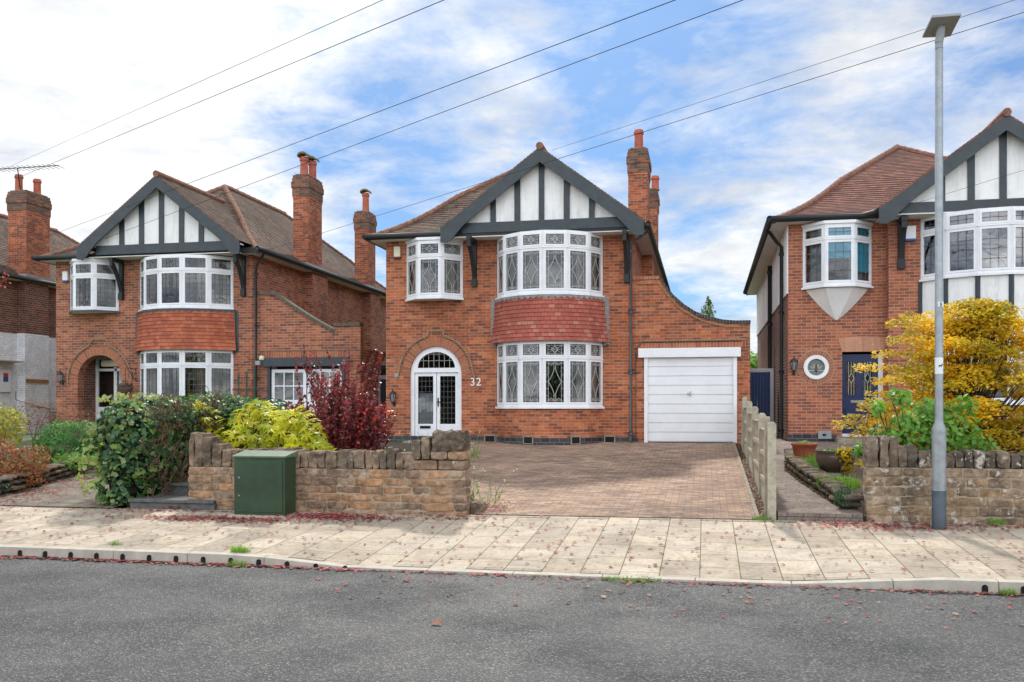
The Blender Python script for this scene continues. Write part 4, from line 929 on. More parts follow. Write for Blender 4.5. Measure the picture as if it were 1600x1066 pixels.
for a in (-.9,-.45,0,.45,.9):
    pts=[(.21+.06*math.sin(a)*j/6*1.0+ .05*math.sin(a)*math.sin(PI*j/6),rc[1]-.12+ .2*j/6*math.cos(a*.8)) for j in range(7)]; fr_.line(o,pts,.012); pts=[(2*(.21+.11*math.sin(a)*j/6)-p[0]*1.0 if 0 else .21+.16*math.sin(a)*j/6,p[1]) for j,p in enumerate(pts)]; fr_.line(o,pts,.012)
fr_.line(o,[(.03,rc[1]-.08),(.39,rc[1]-.08)]); o.build('leading',mCame,rwn)
# blue door in a shallow recess
o=MB(); f=Fc((3.17,yr+.18,0),(4.10,yr+.18,0)); o.box(3.85+.15,4.1,yr+.1,yr+.2,1.05,3.03,0); o.box(3.17,4.1,yr+.12,yr+.22,1.03,1.1,0); dfr=o.build('door_frame',mWhite,H4)
o=MB(); f.box(o,.0,.83,1.1,3.0,-.05,0); f.frame(o,.09,.36,1.2,1.72,.03,0,.012); f.frame(o,.46,.73,1.2,1.72,.03,0,.012); f.frame(o,.10,.36,2.0,2.85,.03,0,.014); f.frame(o,.47,.73,2.0,2.85,.03,0,.014); dd=o.build('front_door',mBlueDoor,H4,bevel=.003)
o=MB()
for a in (.13,.50): o.face([f.p(a,2.03,.004),f.p(a+.2,2.03,.004),f.p(a+.2,2.82,.004),f.p(a,2.82,.004)])
o.build('glass',mGlassR,dd); o=MB()
for a in (.13,.50):
    f.line(o,[(a+.1,2.03),(a+.1,2.3),(a+.16,2.43),(a+.1,2.56),(a+.04,2.43),(a+.1,2.3)],.01,.005,.01); f.line(o,[(a+.1,2.56),(a+.1,2.82)],.01,.005,.01); f.line(o,[(a+.04,2.03),(a+.04,2.82)],.008,.005,.01); f.line(o,[(a+.16,2.03),(a+.16,2.82)],.008,.005,.01)
o.build('leading',mCame,dd); o=MB(); f.box(o,.22,.52,1.84,1.9,0,.015); o.build('letterbox',mChrome,dd); o=MB(); f.box(o,.77,.8,1.9,2.1,0,.015); f.box(o,.68,.8,2.0,2.02,.03,.05); o.build('door_handle',mChrome,dd)
mBuff=brickmat('gauged_arch_brick',.07,.6,.008,[(.52,.26,.16),(.48,.23,.14),(.56,.29,.18)],(.42,.26,.17),wear=.1)
o=MB(); o.prism([(3.17,yr-.012,3.05),(4.1,yr-.012,3.05),(4.22,yr-.012,3.36),(3.9,yr-.012,3.40),(3.63,yr-.012,3.41),(3.3,yr-.012,3.40),(3.08,yr-.012,3.36)],(0,.02,0)); o.build('door_lintel',mBuff,H4)
o=MB(); o.box(3.0,4.15,yr-.5,yr,.85,1.02); o.build('doorstep',mEdge,H4)
plinth(H4,[Vector((r0-.02,yr,0)),Vector((3.05,yr,0))],.6,1.08)
o=MB(); o.box(2.62,2.92,yr-.05,yr-.02,.98,1.17,0); o.box(2.72,2.80,yr-.055,yr-.05,1.05,1.1,1); o.build('air_vent',[mGrey,mSlot],H4)
lantern(H4,2.06,yr,2.72); alarm(H4,4.62,yw,5.62,mBluePl,.24,.3)
# blue side gate
gt=empty('side_gate',(1.45,27,.9),'dark blue boarded side gate in a white frame beside the right house','gate')
o=MB()
for k in range(8): o.box(1.08+k*.085,1.08+k*.085+.081,27.02,27.05,.95,2.72)
o.build('gate_board',mBlueGate,gt); o=MB(); o.box(1.03,1.86,27.0,27.07,2.73,2.83); o.box(1.77,1.86,27.0,27.07,.9,2.73); o.build('gate_frame',mWhite,gt)
# ---------------------------------------------------------------- garden walls
def stone(o,x0,x1,y0,y1,z0,z1,j=.012,rnd=.03,mi=0,skew=0,nx=3,nz=3):
    """one dressed stone: a subdivided, rounded and roughened block"""
    g={}; sd=Vector((R(0,99),R(0,99),R(0,99))); base=len(o.v)
    N3=(nx,2,nz)
    def vid(i,k,l):
        if (i,k,l) in g: return g[(i,k,l)]
        u,v,w=i/N3[0]*2-1,k/N3[1]*2-1,l/N3[2]*2-1
        c=[x0+(x1-x0)*(u+1)/2,y0+(y1-y0)*(v+1)/2,z0+(z1-z0)*(w+1)/2]; 
        e=sum(1 for q in (u,v,w) if abs(q)>.99)
        if e>=2:
            for a,q in enumerate((u,v,w)):
                if abs(q)>.99: c[a]-=q*rnd*(.45 if e==2 else .7)
        nv=noise.noise_vector(Vector(c)*15+sd); c=[c[a]+nv[a]*j for a in range(3)]; c[0]+=skew*(w+1)/2*(z1-z0)
        g[(i,k,l)]=len(o.v); o.v.append(tuple(c)); return g[(i,k,l)]
    def q(a,b,c,d): o.f.append((a,b,c,d)); o.uv.append(None); o.mi.append(mi)
    X,Yn,Z=N3
    for i in range(X):
        for l in range(Z): q(vid(i,0,l),vid(i+1,0,l),vid(i+1,0,l+1),vid(i,0,l+1)); q(vid(i,Yn,l),vid(i,Yn,l+1),vid(i+1,Yn,l+1),vid(i+1,Yn,l))
        for k in range(Yn): q(vid(i,k,Z),vid(i+1,k,Z),vid(i+1,k+1,Z),vid(i,k+1,Z)); q(vid(i,k,0),vid(i,k+1,0),vid(i+1,k+1,0),vid(i+1,k,0))
    for k in range(Yn):
        for l in range(Z): q(vid(0,k,l),vid(0,k,l+1),vid(0,k+1,l+1),vid(0,k+1,l)); q(vid(X,k,l),vid(X,k+1,l),vid(X,k+1,l+1),vid(X,k,l+1))
def stonewall(parent,x0,x1,y,z0,courses,ms,mc,cope,thick=.34,slope=0.0,rot=0):
    o=MB(); zc=z0
    for ci,h in enumerate(courses):
        x=x0
        while x<x1-.02:
            w=R(.22,.46); 
            if x+w>x1-.16: w=x1-x
            stone(o,x+.004,x+w-.004,y+R(-.010,.010),y+thick,zc+.003,zc+h-.003,.016,.012,nx=6,nz=4); x+=w
        zc+=h
    o.build('stone_courses',ms,parent)
    m=MB(); m.box(x0+.012,x1-.012,y+.016,y+thick-.02,z0,zc); m.build('mortar',mMortar,parent)
    c=MB(); x=x0
    while x<x1-.03:
        w=R(.09,.17); 
        if x+w>x1-.06: w=x1-x
        hh=cope(x+w/2); 
        if hh: stone(c,x+.002,x+w-.002,y+R(-.015,.015),y+thick+.01,zc,zc+hh+R(-.05,.03),.022,.014,skew=R(-.05,.05),nx=4,nz=7)
        x+=w
    if c.f: c.build('coping_stones',mc,parent)
    return zc
W1=empty('stone_wall',(-5.3,12.3,.2),'brown sandstone wall with upright coping stones behind the green cabinet','garden wall')
zc=stonewall(W1,-7.36,-3.2,12.22,.17,[.125,.11,.11,.11,.115,.12],mStone,mStoneC,lambda x: (.47 if x<-7.0 else .34 if x<-6.9 else .27) if x<-3.98 else (.0))
o=MB(); stone(o,-3.98,-3.6,12.22,12.56,.865,1.0,.011,.012); stone(o,-3.59,-3.21,12.22,12.56,.865,1.0,.011,.012); stone(o,-3.70,-3.46,12.22,12.56,1.005,1.12,.011,.012); stone(o,-3.455,-3.21,12.22,12.56,1.005,1.12,.011,.012); stone(o,-3.975,-3.84,12.22,12.55,1.005,1.27,.02,.02,1,nz=5); stone(o,-3.835,-3.71,12.22,12.55,1.005,1.32,.02,.02,1,nz=5)
stone(o,-3.69,-3.23,12.23,12.56,1.12,1.40,.045,.02,1,nx=9,nz=7)
for k in range(4): stone(o,-3.2-.02,-3.02-.03*k+.02,12.45+k*.28,12.75+k*.28,.16,.42-.05*k,.03,.04,1)
o.build('pier_stones',[mStone,mStoneC],W1)
W2=empty('stone_wall',(4,12.7,.2),'pale lichened sandstone wall in front of the yellow maple, by the lamp post','garden wall')
zc2=stonewall(W2,2.02,9,12.62,.2,[.14,.12,.125,.12,.125,.12],mStoneR,mStoneRC,lambda x:.44 if x<2.18 else (.38 if x<2.36 else (.3 if x<2.6 else .22)))
# dry stone edging left and right
def drystone(name,label,pts,h,n_c=4):
    t=MB()
    P_=[Vector(p) for p in pts]
    for a,b in zip(P_,P_[1:]):
        l=(b-a).length; d=(b-a)/l
        for c in range(n_c):
            s=-R(0,.2)
            while s<l:
                w=R(.16,.4); p=a+d*s; q=a+d*min(s+w,l+.05); z=p.z+h*c/n_c
                tmp=MB(); stone(tmp,0,(q-p).length,-.02+R(-.03,.03),.24,0,h/n_c-.006,.022,.035)
                an=math.atan2(d.y,d.x); ca,sa=math.cos(an),math.sin(an); i=len(t.v)
                t.v+=[(p.x+v[0]*ca-v[1]*sa,p.y+v[0]*sa+v[1]*ca,z+v[2]) for v in tmp.v]; t.f+=[tuple(i+k for k in f) for f in tmp.f]; t.uv+=tmp.uv; t.mi+=tmp.mi; s+=w
    return tag(t.build(name,mRock),label,'garden edging')
drystone('dry_stone_edging','low mossy dry stone edging under the left shrubs',[(-12.6,11.9,.2),(-11.0,12.7,.24),(-11.3,14.2,.32),(-11.75,15.8,.42),(-13.2,17.5,.5)],.36)
drystone('dry_stone_edging','low dry stone edging beside the right house path',[(1.98,12.95,.3),(1.86,14.2,.4),(1.72,15.6,.48),(1.62,17.2,.58),(1.72,18.6,.66)],.30,3)
# ---------------------------------------------------------------- fence
F=empty('fence',(.85,17,.6),'weathered timber fence with concrete posts between the driveway and the path','fence')
py=[12.62,14.75,16.85,19.0,21.2]; 
def fz(y): return gz(y)-.03
for k,y in enumerate(py):
    zt=1.53+ (y-12.6)*.05; o=MB(); o.hexa([(.79,y-.05,fz(y)-.1),(.90,y-.05,fz(y)-.1),(.90,y+.05,fz(y)-.1),(.79,y+.05,fz(y)-.1),(.79,y-.05,zt-.03),(.90,y-.05,zt-.03),(.90,y+.05,zt-.03),(.79,y+.05,zt-.03)])
    o.hexa([(.79,y-.05,zt-.03),(.90,y-.05,zt-.03),(.90,y+.05,zt-.03),(.79,y+.05,zt-.03),(.82,y-.04,zt),(.87,y-.04,zt),(.87,y+.04,zt),(.82,y+.04,zt)]); o.build('fence_post',mConc,F,bevel=.005)
for a,b in zip(py,py[1:]+[23.1]):
    g=MB(); y0,y1=a+.055,b-.055; g.hexa([(.825,y0,fz(y0)-.05),(.865,y0,fz(y0)-.05),(.865,y1,fz(y1)-.05),(.825,y1,fz(y1)-.05),(.825,y0,fz(y0)+.28),(.865,y0,fz(y0)+.28),(.865,y1,fz(y1)+.28),(.825,y1,fz(y1)+.28)]); g.build('gravel_board',mGravelB,F)
    p=MB(); n=16
    for k in range(n):
        ya=y0+(y1-y0)*k/n; yb3=y0+(y1-y0)*(k+1)/n-.008; zt=1.35+(a-12.6)*.05+(.04); dx=.004*(k%2)
        p.box(.835+dx,.85+dx,ya,yb3,fz(ya)+.29,zt)
    zt=1.35+(a-12.6)*.05+.04; p.box(.81,.875,y0,y1,zt,zt+.02)
    for zz in (.42,.8): p.box(.805,.835,y0,y1,fz(a)+zz,fz(a)+zz+.06)
    p.build('fence_panel',mWoodOld,F)
o=MB(); o.box(.76,.83,12.72,12.80,.2,1.60); o.build('fence_post',mWoodOld,F,bevel=.006)
# ---------------------------------------------------------------- green cabinet
Cb=empty('street_cabinet',(-6.04,12.0,.2),'dark green metal utility cabinet standing against the sandstone wall','cabinet')
x0,x1,ya,yb3=-6.42,-5.66,11.84,12.18
o=MB(); o.box(x0,x1,ya,yb3,.17,1.03); 
for k in range(7): o.box(x1,x1+.006,ya+.08,yb3-.05,.26+k*.022,.27+k*.022)
o.box(x0-.005,x1+.005,ya-.005,yb3,.17,.24); o.build('cabinet_body',mGreen,Cb,bevel=.01)
o=MB(); o.prism([(x0-.02,ya-.025,1.03),(x0-.02,yb3+.01,1.03),(x0-.02,yb3+.01,1.11),(x0-.02,ya-.025,1.05)],(x1-x0+.04,0,0)); o.build('cabinet_lid',mGreenTop,Cb,bevel=.006)
o=MB(); o.box(x0+.035,x1-.035,ya-.012,ya,.27,.98); dd=o.build('cabinet_door',mGreen,Cb,bevel=.005)
for zz in (.5,.75): 
    o=MB(); o.tube([(x0+.08,ya-.02,zz),(x0+.08,ya-.01,zz)],.012,8); o.build('door_lock',mGrey,dd)
# ---------------------------------------------------------------- lamp post
LP=empty('lamp_post',(2.80,12.22,.22),'tall grey solar lamp post with a grey painted foot by the right wall','lamp post')
lx,ly=2.80,12.22
mGalv=plain('galvanised_steel',(.31,.34,.355),.42,.14,9,metal=.35)
o=MB(); o.lathe((lx,ly,.2),[(.083,0),(.083,.50)],24); o.build('painted_foot',plain('navy_grey_paint',(.055,.075,.095),.5,.2,9),LP,smooth=True)
o=MB(); o.lathe((lx,ly,.70),[(.082,0),(.082,.72),(.08,.76),(.05,.84),(.047,.92),(.046,5.48),(.03,5.5)],24); o.build('lamp_column',mGalv,LP,smooth=True)
o=MB(); o.lathe((lx,ly,2.13),[(.0485,0),(.0485,.20)],24); o.box(lx-.014,lx+.022,ly-.0525,ly-.0495,2.225,2.237,1); o.box(lx-.012,lx-.007,ly-.0525,ly-.0495,2.212,2.226,1); o.box(lx+.014,lx+.019,ly-.0525,ly-.0495,2.212,2.226,1); o.box(lx+.02,lx+.032,ly-.0525,ly-.0495,2.235,2.25,1); o.build('dog_sign',[mWhite,mSlot],LP)
o=MB(); o.box(lx-.022,lx+.040,ly-.055,ly-.04,2.95,3.01); nb=o.build('number_plate',mWhite,LP)
numeral(LP,'5',lx+.01,ly-.056,2.96,.042,mSlot,'plate_number')
hd=MB(); q=[Vector(v) for v in [(2.65, 12.42, 6.36), (2.98, 12.42, 6.35), (3.0, 12.0, 6.44), (2.67, 12.0, 6.44)]]; n_=(q[1]-q[0]).cross(q[3]-q[0]).normalized()*.018
if n_.z<0: n_=-n_
c=sum(q,Vector())/4; hd.hexa([p-n_ for p in q]+[p+n_ for p in q]); h_=hd.build('solar_panel',mGrey,LP,bevel=.006)
a=(q[1]-q[0])/2; b_=(q[3]-q[0])/2; o=MB(); m_=c-n_*1.6; q=[m_-a*.35-b_*.75,m_+a*.35-b_*.75,m_+a*.35+b_*.2,m_-a*.35+b_*.2]
o.hexa([p-n_*.6 for p in q]+[p+n_*.4 for p in q]); o.tube([(lx,ly,6.12),(lx,ly,6.2),c-n_],.05,12,1); o.build('lamp_head',[mGalv,mGrey],LP)
# ---------------------------------------------------------------- overhead wires
def wire(label,a,b,r=.010,sag=.25,m=None):
    a,b=Vector(a),Vector(b); pts=[a.lerp(b,k/40)-Vector((0,0,sag*4*(k/40)*(1-k/40))) for k in range(41)]
    o=MB(); o.tube(pts,r,5); return tag(o.build('overhead_wire',m or mSlot),label,'wire','overhead wires strung between the houses and the street poles')
wire('thin wire leaving the top edge left of the middle, uppermost of all',(-37.83, 44, 14.71),(4.81, 5.0, 6.23),0.0053,sag=0.0)
wire('dark wire running from the far left chimney to the top edge left of the middle',(-24.97, 30, 10.29),(3.03, 6.6, 6.26),0.0058,sag=0.0)
wire('wire crossing above the left gable to the top edge right of the middle',(-27.22, 32, 7.92),(7.67, 6.0, 6.61),0.0058,sag=0.0)
wire('wire from the left gable bargeboard to the top edge right of the middle',(-16.99, 23.8, 6.6),(5.7, 8.46, 6.91),0.0053,sag=0.0)
wire('wire from the left house eaves past the middle gable to the right edge',(-12.54, 25, 6.3),(10.62, 8.2, 6.99),0.0048,sag=0.0)
wire('thin wire from the middle gable apex towards the top right corner',(-3.71, 22.5, 8.04),(6.86, 9.2, 6.51),0.0037,sag=0.0)
wire('thin wire reaching the right gable bargeboard from the right edge',(4.61, 22.3, 6.32),(7.37, 9.4, 5.18),0.0037,sag=0.0)
# ---------------------------------------------------------------- plants
def leaf(o,c,s,n,mi=0,shape='d',asp=.55):
    """a small leaf-shaped face; n approximate normal"""
    t=Vector((R(-1,1),R(-1,1),R(-1,1))).cross(n)
    if t.length<1e-3: t=Vector((1,0,0)).cross(n)
    t.normalize(); b=n.cross(t).normalized()
    if shape=='d': pts=[(-.5,0),(0,-asp/2),(.5,0),(0,asp/2)]
    elif shape=='ivy': pts=[(-.45,0),(-.38,-.4),(0,-.25),(.1,-.42),(.55,0),(.1,.42),(0,.25),(-.38,.4)]
    elif shape=='o': pts=[(-.5,0),(-.2,-asp/2),(.25,-asp/2),(.5,0),(.25,asp/2),(-.2,asp/2)]
    o.face([c+t*(p[0]*s)+b*(p[1]*s)+n*(abs(p[1])*s*.25) for p in pts],None,mi)
def rdir():
    while True:
        v=Vector((R(-1,1),R(-1,1),R(-1,1)))
        if .05<v.length<1: return v.normalized()
def blob_leaves(o,blobs,n,s,shape='d',mi=0,asp=.55,shell=.55,upb=.3,mi2=None,p2=0,zmin=None):
    tot=sum(b[1][0]*b[1][1]+b[1][1]*b[1][2]+b[1][0]*b[1][2] for b in blobs)
    for (c,r) in blobs:
        k=int(n*(r[0]*r[1]+r[1]*r[2]+r[0]*r[2])/tot); c=Vector(c)
        for _ in range(k):
            d=rdir(); q=shell+(1-shell)*random.random()**.5; nz=1+.28*noise.noise(Vector((d.x*2.2+c.x*3,d.y*2.2+c.y,d.z*2.2+c.z)))
            p=c+Vector((d.x*r[0],d.y*r[1],d.z*r[2]))*q*nz
            if zmin is not None and p.z<zmin: continue
            nn=(d+rdir()*.9+Vector((0,-.15,upb))).normalized(); leaf(o,p,s*R(.6,1.25),nn,mi2 if (mi2 is not None and random.random()<p2) else mi,shape,asp)
def core(o,blobs,k=.72,mi=0):
    for c,r in blobs:
        n,m=10,7; i=len(o.v)
        for a in range(m+1):
            for b in range(n):
                th=PI*a/m; ph=2*PI*b/n; d=Vector((math.sin(th)*math.cos(ph),math.sin(th)*math.sin(ph),math.cos(th))); q=k*(1+.35*noise.noise(d*2+Vector(c)*2)); o.v.append((c[0]+d.x*r[0]*q,c[1]+d.y*r[1]*q,c[2]+d.z*r[2]*q))
        for a in range(m):
            for b in range(n): o.f.append((i+a*n+b,i+a*n+(b+1)%n,i+(a+1)*n+(b+1)%n,i+(a+1)*n+b)); o.uv.append(None); o.mi.append(mi)
def plant(name,loc,label,cat,mats,leaves,stems=None,group=None,sm=None,sname='stem'):
    t=empty(name,loc,label,cat,group); leaves.build('foliage',mats,t)
    if stems and stems.f: stems.build(sname,sm or mTwig,t)
    return t
# ivy hedge running back from the pavement
L=MB(); S_=MB(); bl=[]
prof=lambda y: 1.0
for y in [12.45+.42*k for k in range(8)]:
    hgt=gz(y)+R(1.40,1.55)
    for z in (.5,.88,1.2,1.47):
        x=-8.52+R(-.05,.05)+(.06 if z>1.2 else 0); bl.append(((x,y,gz(y)-.25+z),(R(.42,.50)*(1.05 if z>.6 else .85),.38,.36)))
blob_leaves(L,bl,19000,.088,'ivy',0,shell=.68,mi2=1,p2=.07,upb=.35,zmin=.24)
for (cx,cy,cz,rx,ry,rz) in ((-7.9,14.6,1.55,.7,.5,.35),(-8.0,15.3,1.5,.9,.5,.4)): blob_leaves(L,[((cx,cy,cz),(rx,ry,rz))],1500,.085,'ivy',0,shell=.5)
blob_leaves(L,[((-8.95,12.3,.9),(.2,.3,.6))],170,.08,'ivy',1,shell=.5); blob_leaves(L,[((-8.7,13.0,1.86),(.4,.9,.10))],120,.08,'ivy',1,shell=.3)  # paler ivy leaves on the hedge's left end and along its top
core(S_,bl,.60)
for k in range(520):
    y=R(12.3,15.6); z=R(.45,1.85)+(y-12)*.04; x=-8.0+R(-.08,.1); p=Vector((x,y,z)); pts=[p]
    for j in range(4): p=p+Vector((R(-.03,.03),R(-.14,.14),R(-.12,.1))); pts.append(p)
    S_.tube(pts,.006,4,1)
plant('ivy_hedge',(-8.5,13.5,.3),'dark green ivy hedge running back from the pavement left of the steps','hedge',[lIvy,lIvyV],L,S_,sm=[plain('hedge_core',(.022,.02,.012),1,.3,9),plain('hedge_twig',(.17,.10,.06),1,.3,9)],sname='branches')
# fatsia with palmate leaves
def palm(o,c,s,n,mi=0):
    t=Vector((R(-1,1),R(-1,1),R(-.4,.2))).cross(n); t.normalize(); b=n.cross(t).normalized(); pts=[]
    k=7
    for j in range(k):
        a=-2.1+4.2*j/(k-1); L_=s*(1-.12*abs(a)); pts.append((L_*math.cos(a),L_*math.sin(a)))
        if j<k-1: a2=a+2.1/(k-1); pts.append((s*.42*math.cos(a2),s*.42*math.sin(a2)))
    c0=c; V=[c+t*p[0]+b*p[1]-n*(math.hypot(*p)**2/s*.25) for p in pts]
    i=len(o.v); o.v+=[tuple(c)]+[tuple(v) for v in V]
    for j in range(len(V)-1): o.f.append((i,i+1+j,i+2+j)); o.uv.append(None); o.mi.append(mi)
L=MB(); S_=MB()
for k in range(9):
    e=Vector((-7.0+R(-1.35,1.1),13.9+R(-.3,.2),1.42+R(0,.36))); S_.tube([(-7.0,13.95,.6),((-7.0+e.x)/2,13.9,1.2),tuple(e)],.009,4)
    for j in range(9): palm(L,e+rdir()*.14,R(.10,.16),(Vector((0,-.35,.9))+rdir()*.4).normalized())
for k in range(520):
    d=rdir(); d.z=abs(d.z)*1.0-.3; q=R(.5,1.2); p=Vector((-7.0,13.95,1.15))+Vector((d.x*1.12,d.y*.62,d.z*.80*(1-.25*abs(d.x))))*q
    palm(L,p,R(.10,.17),(Vector((d.x*.5,-.35+d.y*.4,.9))+rdir()*.35).normalized())
    if k%6==0: S_.tube([(-7.05+R(-.3,.3),13.95,.45),tuple(p)],.008,4)
plant('fatsia_shrub',(-7.05,13.95,.4),'bright yellow-green shrub with hand-shaped leaves behind the sandstone wall','shrub',lFats,L,S_)
# purple barberry: upright arching stems with small leaves
L=MB(); S_=MB()
for k in range(210):
    a=R(0,2*PI); sp=random.random()**.6; b0=Vector((-6.15+R(-.2,.2),15.0+R(-.15,.15),.45)); tip=b0+Vector((math.cos(a)*.98*sp,math.sin(a)*.6*sp,R(1.35,2.1)*(1-.42*sp)))
    if k<26: tip=b0+Vector((R(-.85,.8),R(-.2,.2),R(1.75,2.35)))
    pts=[b0.lerp(tip,t)+Vector((math.cos(a),math.sin(a),0))*(.12*math.sin(PI*t)) for t in [j/7 for j in range(8)]]
    S_.tube(pts,.007,4,r1=.003)
    n=78
    for j in range(n):
        t=.22+.78*j/n; i=min(6,int(t*7)); p=pts[i].lerp(pts[i+1],t*7-i); sc=.075 if k>=26 or t<.5 else .045; leaf(L,p+rdir()*R(.01,sc),R(.04,.075),(rdir()+Vector((0,-.2,.4))).normalized(),0,'o',.6)
plant('barberry_shrub',(-6.15,15,.45),'tall dark red-purple barberry shrub with spiky upright stems','shrub',lBerb,L,S_)
# dark green shrub behind
def bush(name,label,blobs,n,s,m,shape='d',base=None,trunk=True,shell=.5,corek=0,asp=.55,cat='shrub',group=None):
    L=MB(); S_=MB(); blob_leaves(L,blobs,n,s,shape,0,shell=shell,asp=asp)
    c=base or (blobs[0][0][0],blobs[0][0][1],gz(blobs[0][0][1]))
    for (bc_,r) in blobs:
        for k in range(3): S_.tube([c,((c[0]+bc_[0])/2+R(-.05,.05),(c[1]+bc_[1])/2,(c[2]+bc_[2])/2),(bc_[0]+R(-.6,.6)*r[0],bc_[1]+R(-.5,.5)*r[1],bc_[2]+R(-.3,.6)*r[2])],.018,5,r1=.005)
    if corek: core(S_,blobs,corek)
    return plant(name,c,label,cat,m,L,S_)
bush('laurel_shrub','small dark green shrub between the yellow-green shrub and the ivy hedge',[((-8.15,16.2,1.5),(.45,.4,.42)),((-7.5,16.3,1.35),(.4,.4,.4))],1500,.11,lDk,'o')
bush('mound_shrub','dense rounded mid green shrub left of the ivy hedge',[((-12.3,16.6,1.02),(.62,.5,.42)),((-12.95,16.8,1.05),(.5,.5,.42)),((-11.8,16.7,1.0),(.45,.45,.36)),((-12.5,16.3,.85),(.7,.4,.3))],12000,.075,lJun,'d',asp=.3,shell=.7,corek=.6)
bush('orange_shrub','rusty orange leaved shrub at the far left edge',[((-11.7,13.6,.75),(.6,.5,.38)),((-12.2,13.9,1.0),(.45,.4,.35)),((-11.35,13.9,.8),(.35,.35,.3)),((-11.5,13.7,.55),(.55,.4,.25))],4200,.05,lOrg,'o')
bush('yellow_shrub','yellow-green shrub behind the orange shrub at the far left edge',[((-13.4,15.6,1.35),(.55,.4,.45)),((-13.9,15.8,1.2),(.5,.4,.4))],2600,.06,lYel,'o')
bush('brown_shrub','thin brownish seed-headed shrub in front of the white painted wall',[((-14.3,17.6,1.55),(.6,.4,.35)),((-13.5,17.9,1.45),(.5,.4,.3))],1300,.04,lBrn,'o')
bush('trailing_plant','dark grey-green plant spilling over the left stone edging',[((-12.0,12.55,.5),(.5,.3,.18)),((-11.3,12.9,.45),(.35,.3,.15))],1500,.05,lDk,'d')
bush('low_plant','low bright green plant between the left stone edging and the mound shrub',[((-11.6,15.3,.72),(.35,.3,.16)),((-11.2,15.7,.72),(.3,.3,.14))],900,.06,lGrn,'d')
bush('low_ivy','low ivy at the foot of the mound shrub left of the hedge',[((-10.7,16.2,.75),(.5,.35,.2)),((-10.2,15.6,.75),(.4,.3,.2))],900,.08,lIvy,'ivy')
bush('golden_shrub','bright yellow green leafy twigs left of the ivy hedge top',[((-9.35,14.0,1.45),(.28,.3,.3)),((-9.25,13.2,1.3),(.22,.3,.25))],450,.08,lFats,'o')
# yellow maple: layered fans of foliage on spreading limbs
L=MB(); T=MB(); tb=Vector((3.75,14.9,.4)); tag_pts=[]
T.tube([tb,tb+Vector((.05,0,.5)),tb+Vector((.0,.05,1.0)),tb+Vector((.1,0,1.7)),tb+Vector((.25,0,2.4))],.06,8,r1=.02)
lay=[]
for k in range(270):
    h=random.random()**1.15; z=.88+2.38*h; w=(1.85*(1-h)**.55+.12) if h>.35 else 1.5+.2*h
    a=R(0,2*PI); q=R(.25,1.0); c=Vector((3.9+math.cos(a)*w*q,14.9+math.sin(a)*w*.75*q,z+.1*(1-q))); lay.append((c,w*.3)); 
    T.tube([tb+Vector((.05,0,max(.3,(z-.4)*.65))),(tb+c)/2+Vector((0,0,.25+z*.15-.3)),c],.018,5,r1=.004)
    m=int(190*(.6+.4*w/1.7)); rr=R(.22,.40)
    for j in range(m):
        t=R(0,2*PI); u=random.random()**.5; p=c+Vector((math.cos(t)*rr*u,math.sin(t)*rr*u*.8,R(-.045,.06)-.10*u*u)); leaf(L,p,R(.04,.075),(Vector((0,-.25,1))+rdir()*.75).normalized(),0,'o',.5)
for (cx,cz) in ((2.28,1.55),(2.5,1.7),(2.15,1.45),(2.45,2.3),(2.7,2.5),(2.7,2.1),(2.6,1.9),(2.9,2.7),(3.0,2.3),(2.9,1.7),(2.9,2.95),(3.1,3.05),(3.3,2.6),(2.8,1.3),(3.2,1.5),(3.1,1.9),(2.6,1.2),(4.7,1.3),(4.9,1.1),(4.4,1.0)):
    for j in range(160):
        p=Vector((cx,14.6,cz))+Vector((R(-.28,.28),R(-.2,.2),R(-.05,.07))); leaf(L,p,R(.04,.075),(Vector((0,-.25,1))+rdir()*.7).normalized(),0,'o',.5)
t=empty('maple_tree',tb,'golden yellow small maple tree behind the right stone wall','tree'); L.build('crown',lMap,t); T.build('trunk',mBark,t,smooth=True)
bush('rose_shrub','bright green leafy shrub between the lamp post and the yellow maple',[((2.75,13.35,1.40),(.42,.25,.42)),((3.2,13.4,1.4),(.42,.25,.38)),((2.4,13.3,1.3),(.25,.2,.22)),((3.0,13.3,1.62),(.3,.2,.25)),((2.32,13.5,1.72),(.12,.12,.12)),((2.2,13.3,1.15),(.3,.2,.15)),((3.55,13.5,1.2),(.3,.2,.22)),((2.55,13.3,1.85),(.16,.15,.14)),((3.4,13.4,1.75),(.15,.12,.15))],1700,.08,lGrn,'o',asp=.7,shell=.15)
bush('orange_seedling','small orange leaved shoot behind the glazed pot',[((2.12,15.3,1.0),(.14,.14,.14)),((2.2,15.2,.8),(.12,.12,.12))],260,.05,lMap,'o')
for i,(x,y,w,h,lab) in enumerate(((1.9,14.3,.3,.22,'grassy green plant behind the right dry stone edging'),(1.86,16.6,.25,.3,'tufted green plant beside the orange pot'),(1.8,13.0,.12,.3,'feathery fern growing at the left end of the lichened wall'))):
    L=MB(); z=gz(y)+.05 if i<2 else .3
    for k in range(420 if i<2 else 160):
        a=R(0,2*PI); q=random.random()**.5*w; p=Vector((x+math.cos(a)*q,y+math.sin(a)*q*1.6,z+.15)); tp=p+Vector((R(-.08,.08),R(-.08,.05),R(.08,h))); s_=Vector((.006,0,0)); L.face([p-s_,p+s_,tp])
    blob_leaves(L,[((x,y,z+.2),(w,w,.12))],350,.035,'d')
    tag(L.build('grass_plant' if i<2 else 'fern',lGras if i<2 else lDk),lab,'plant')
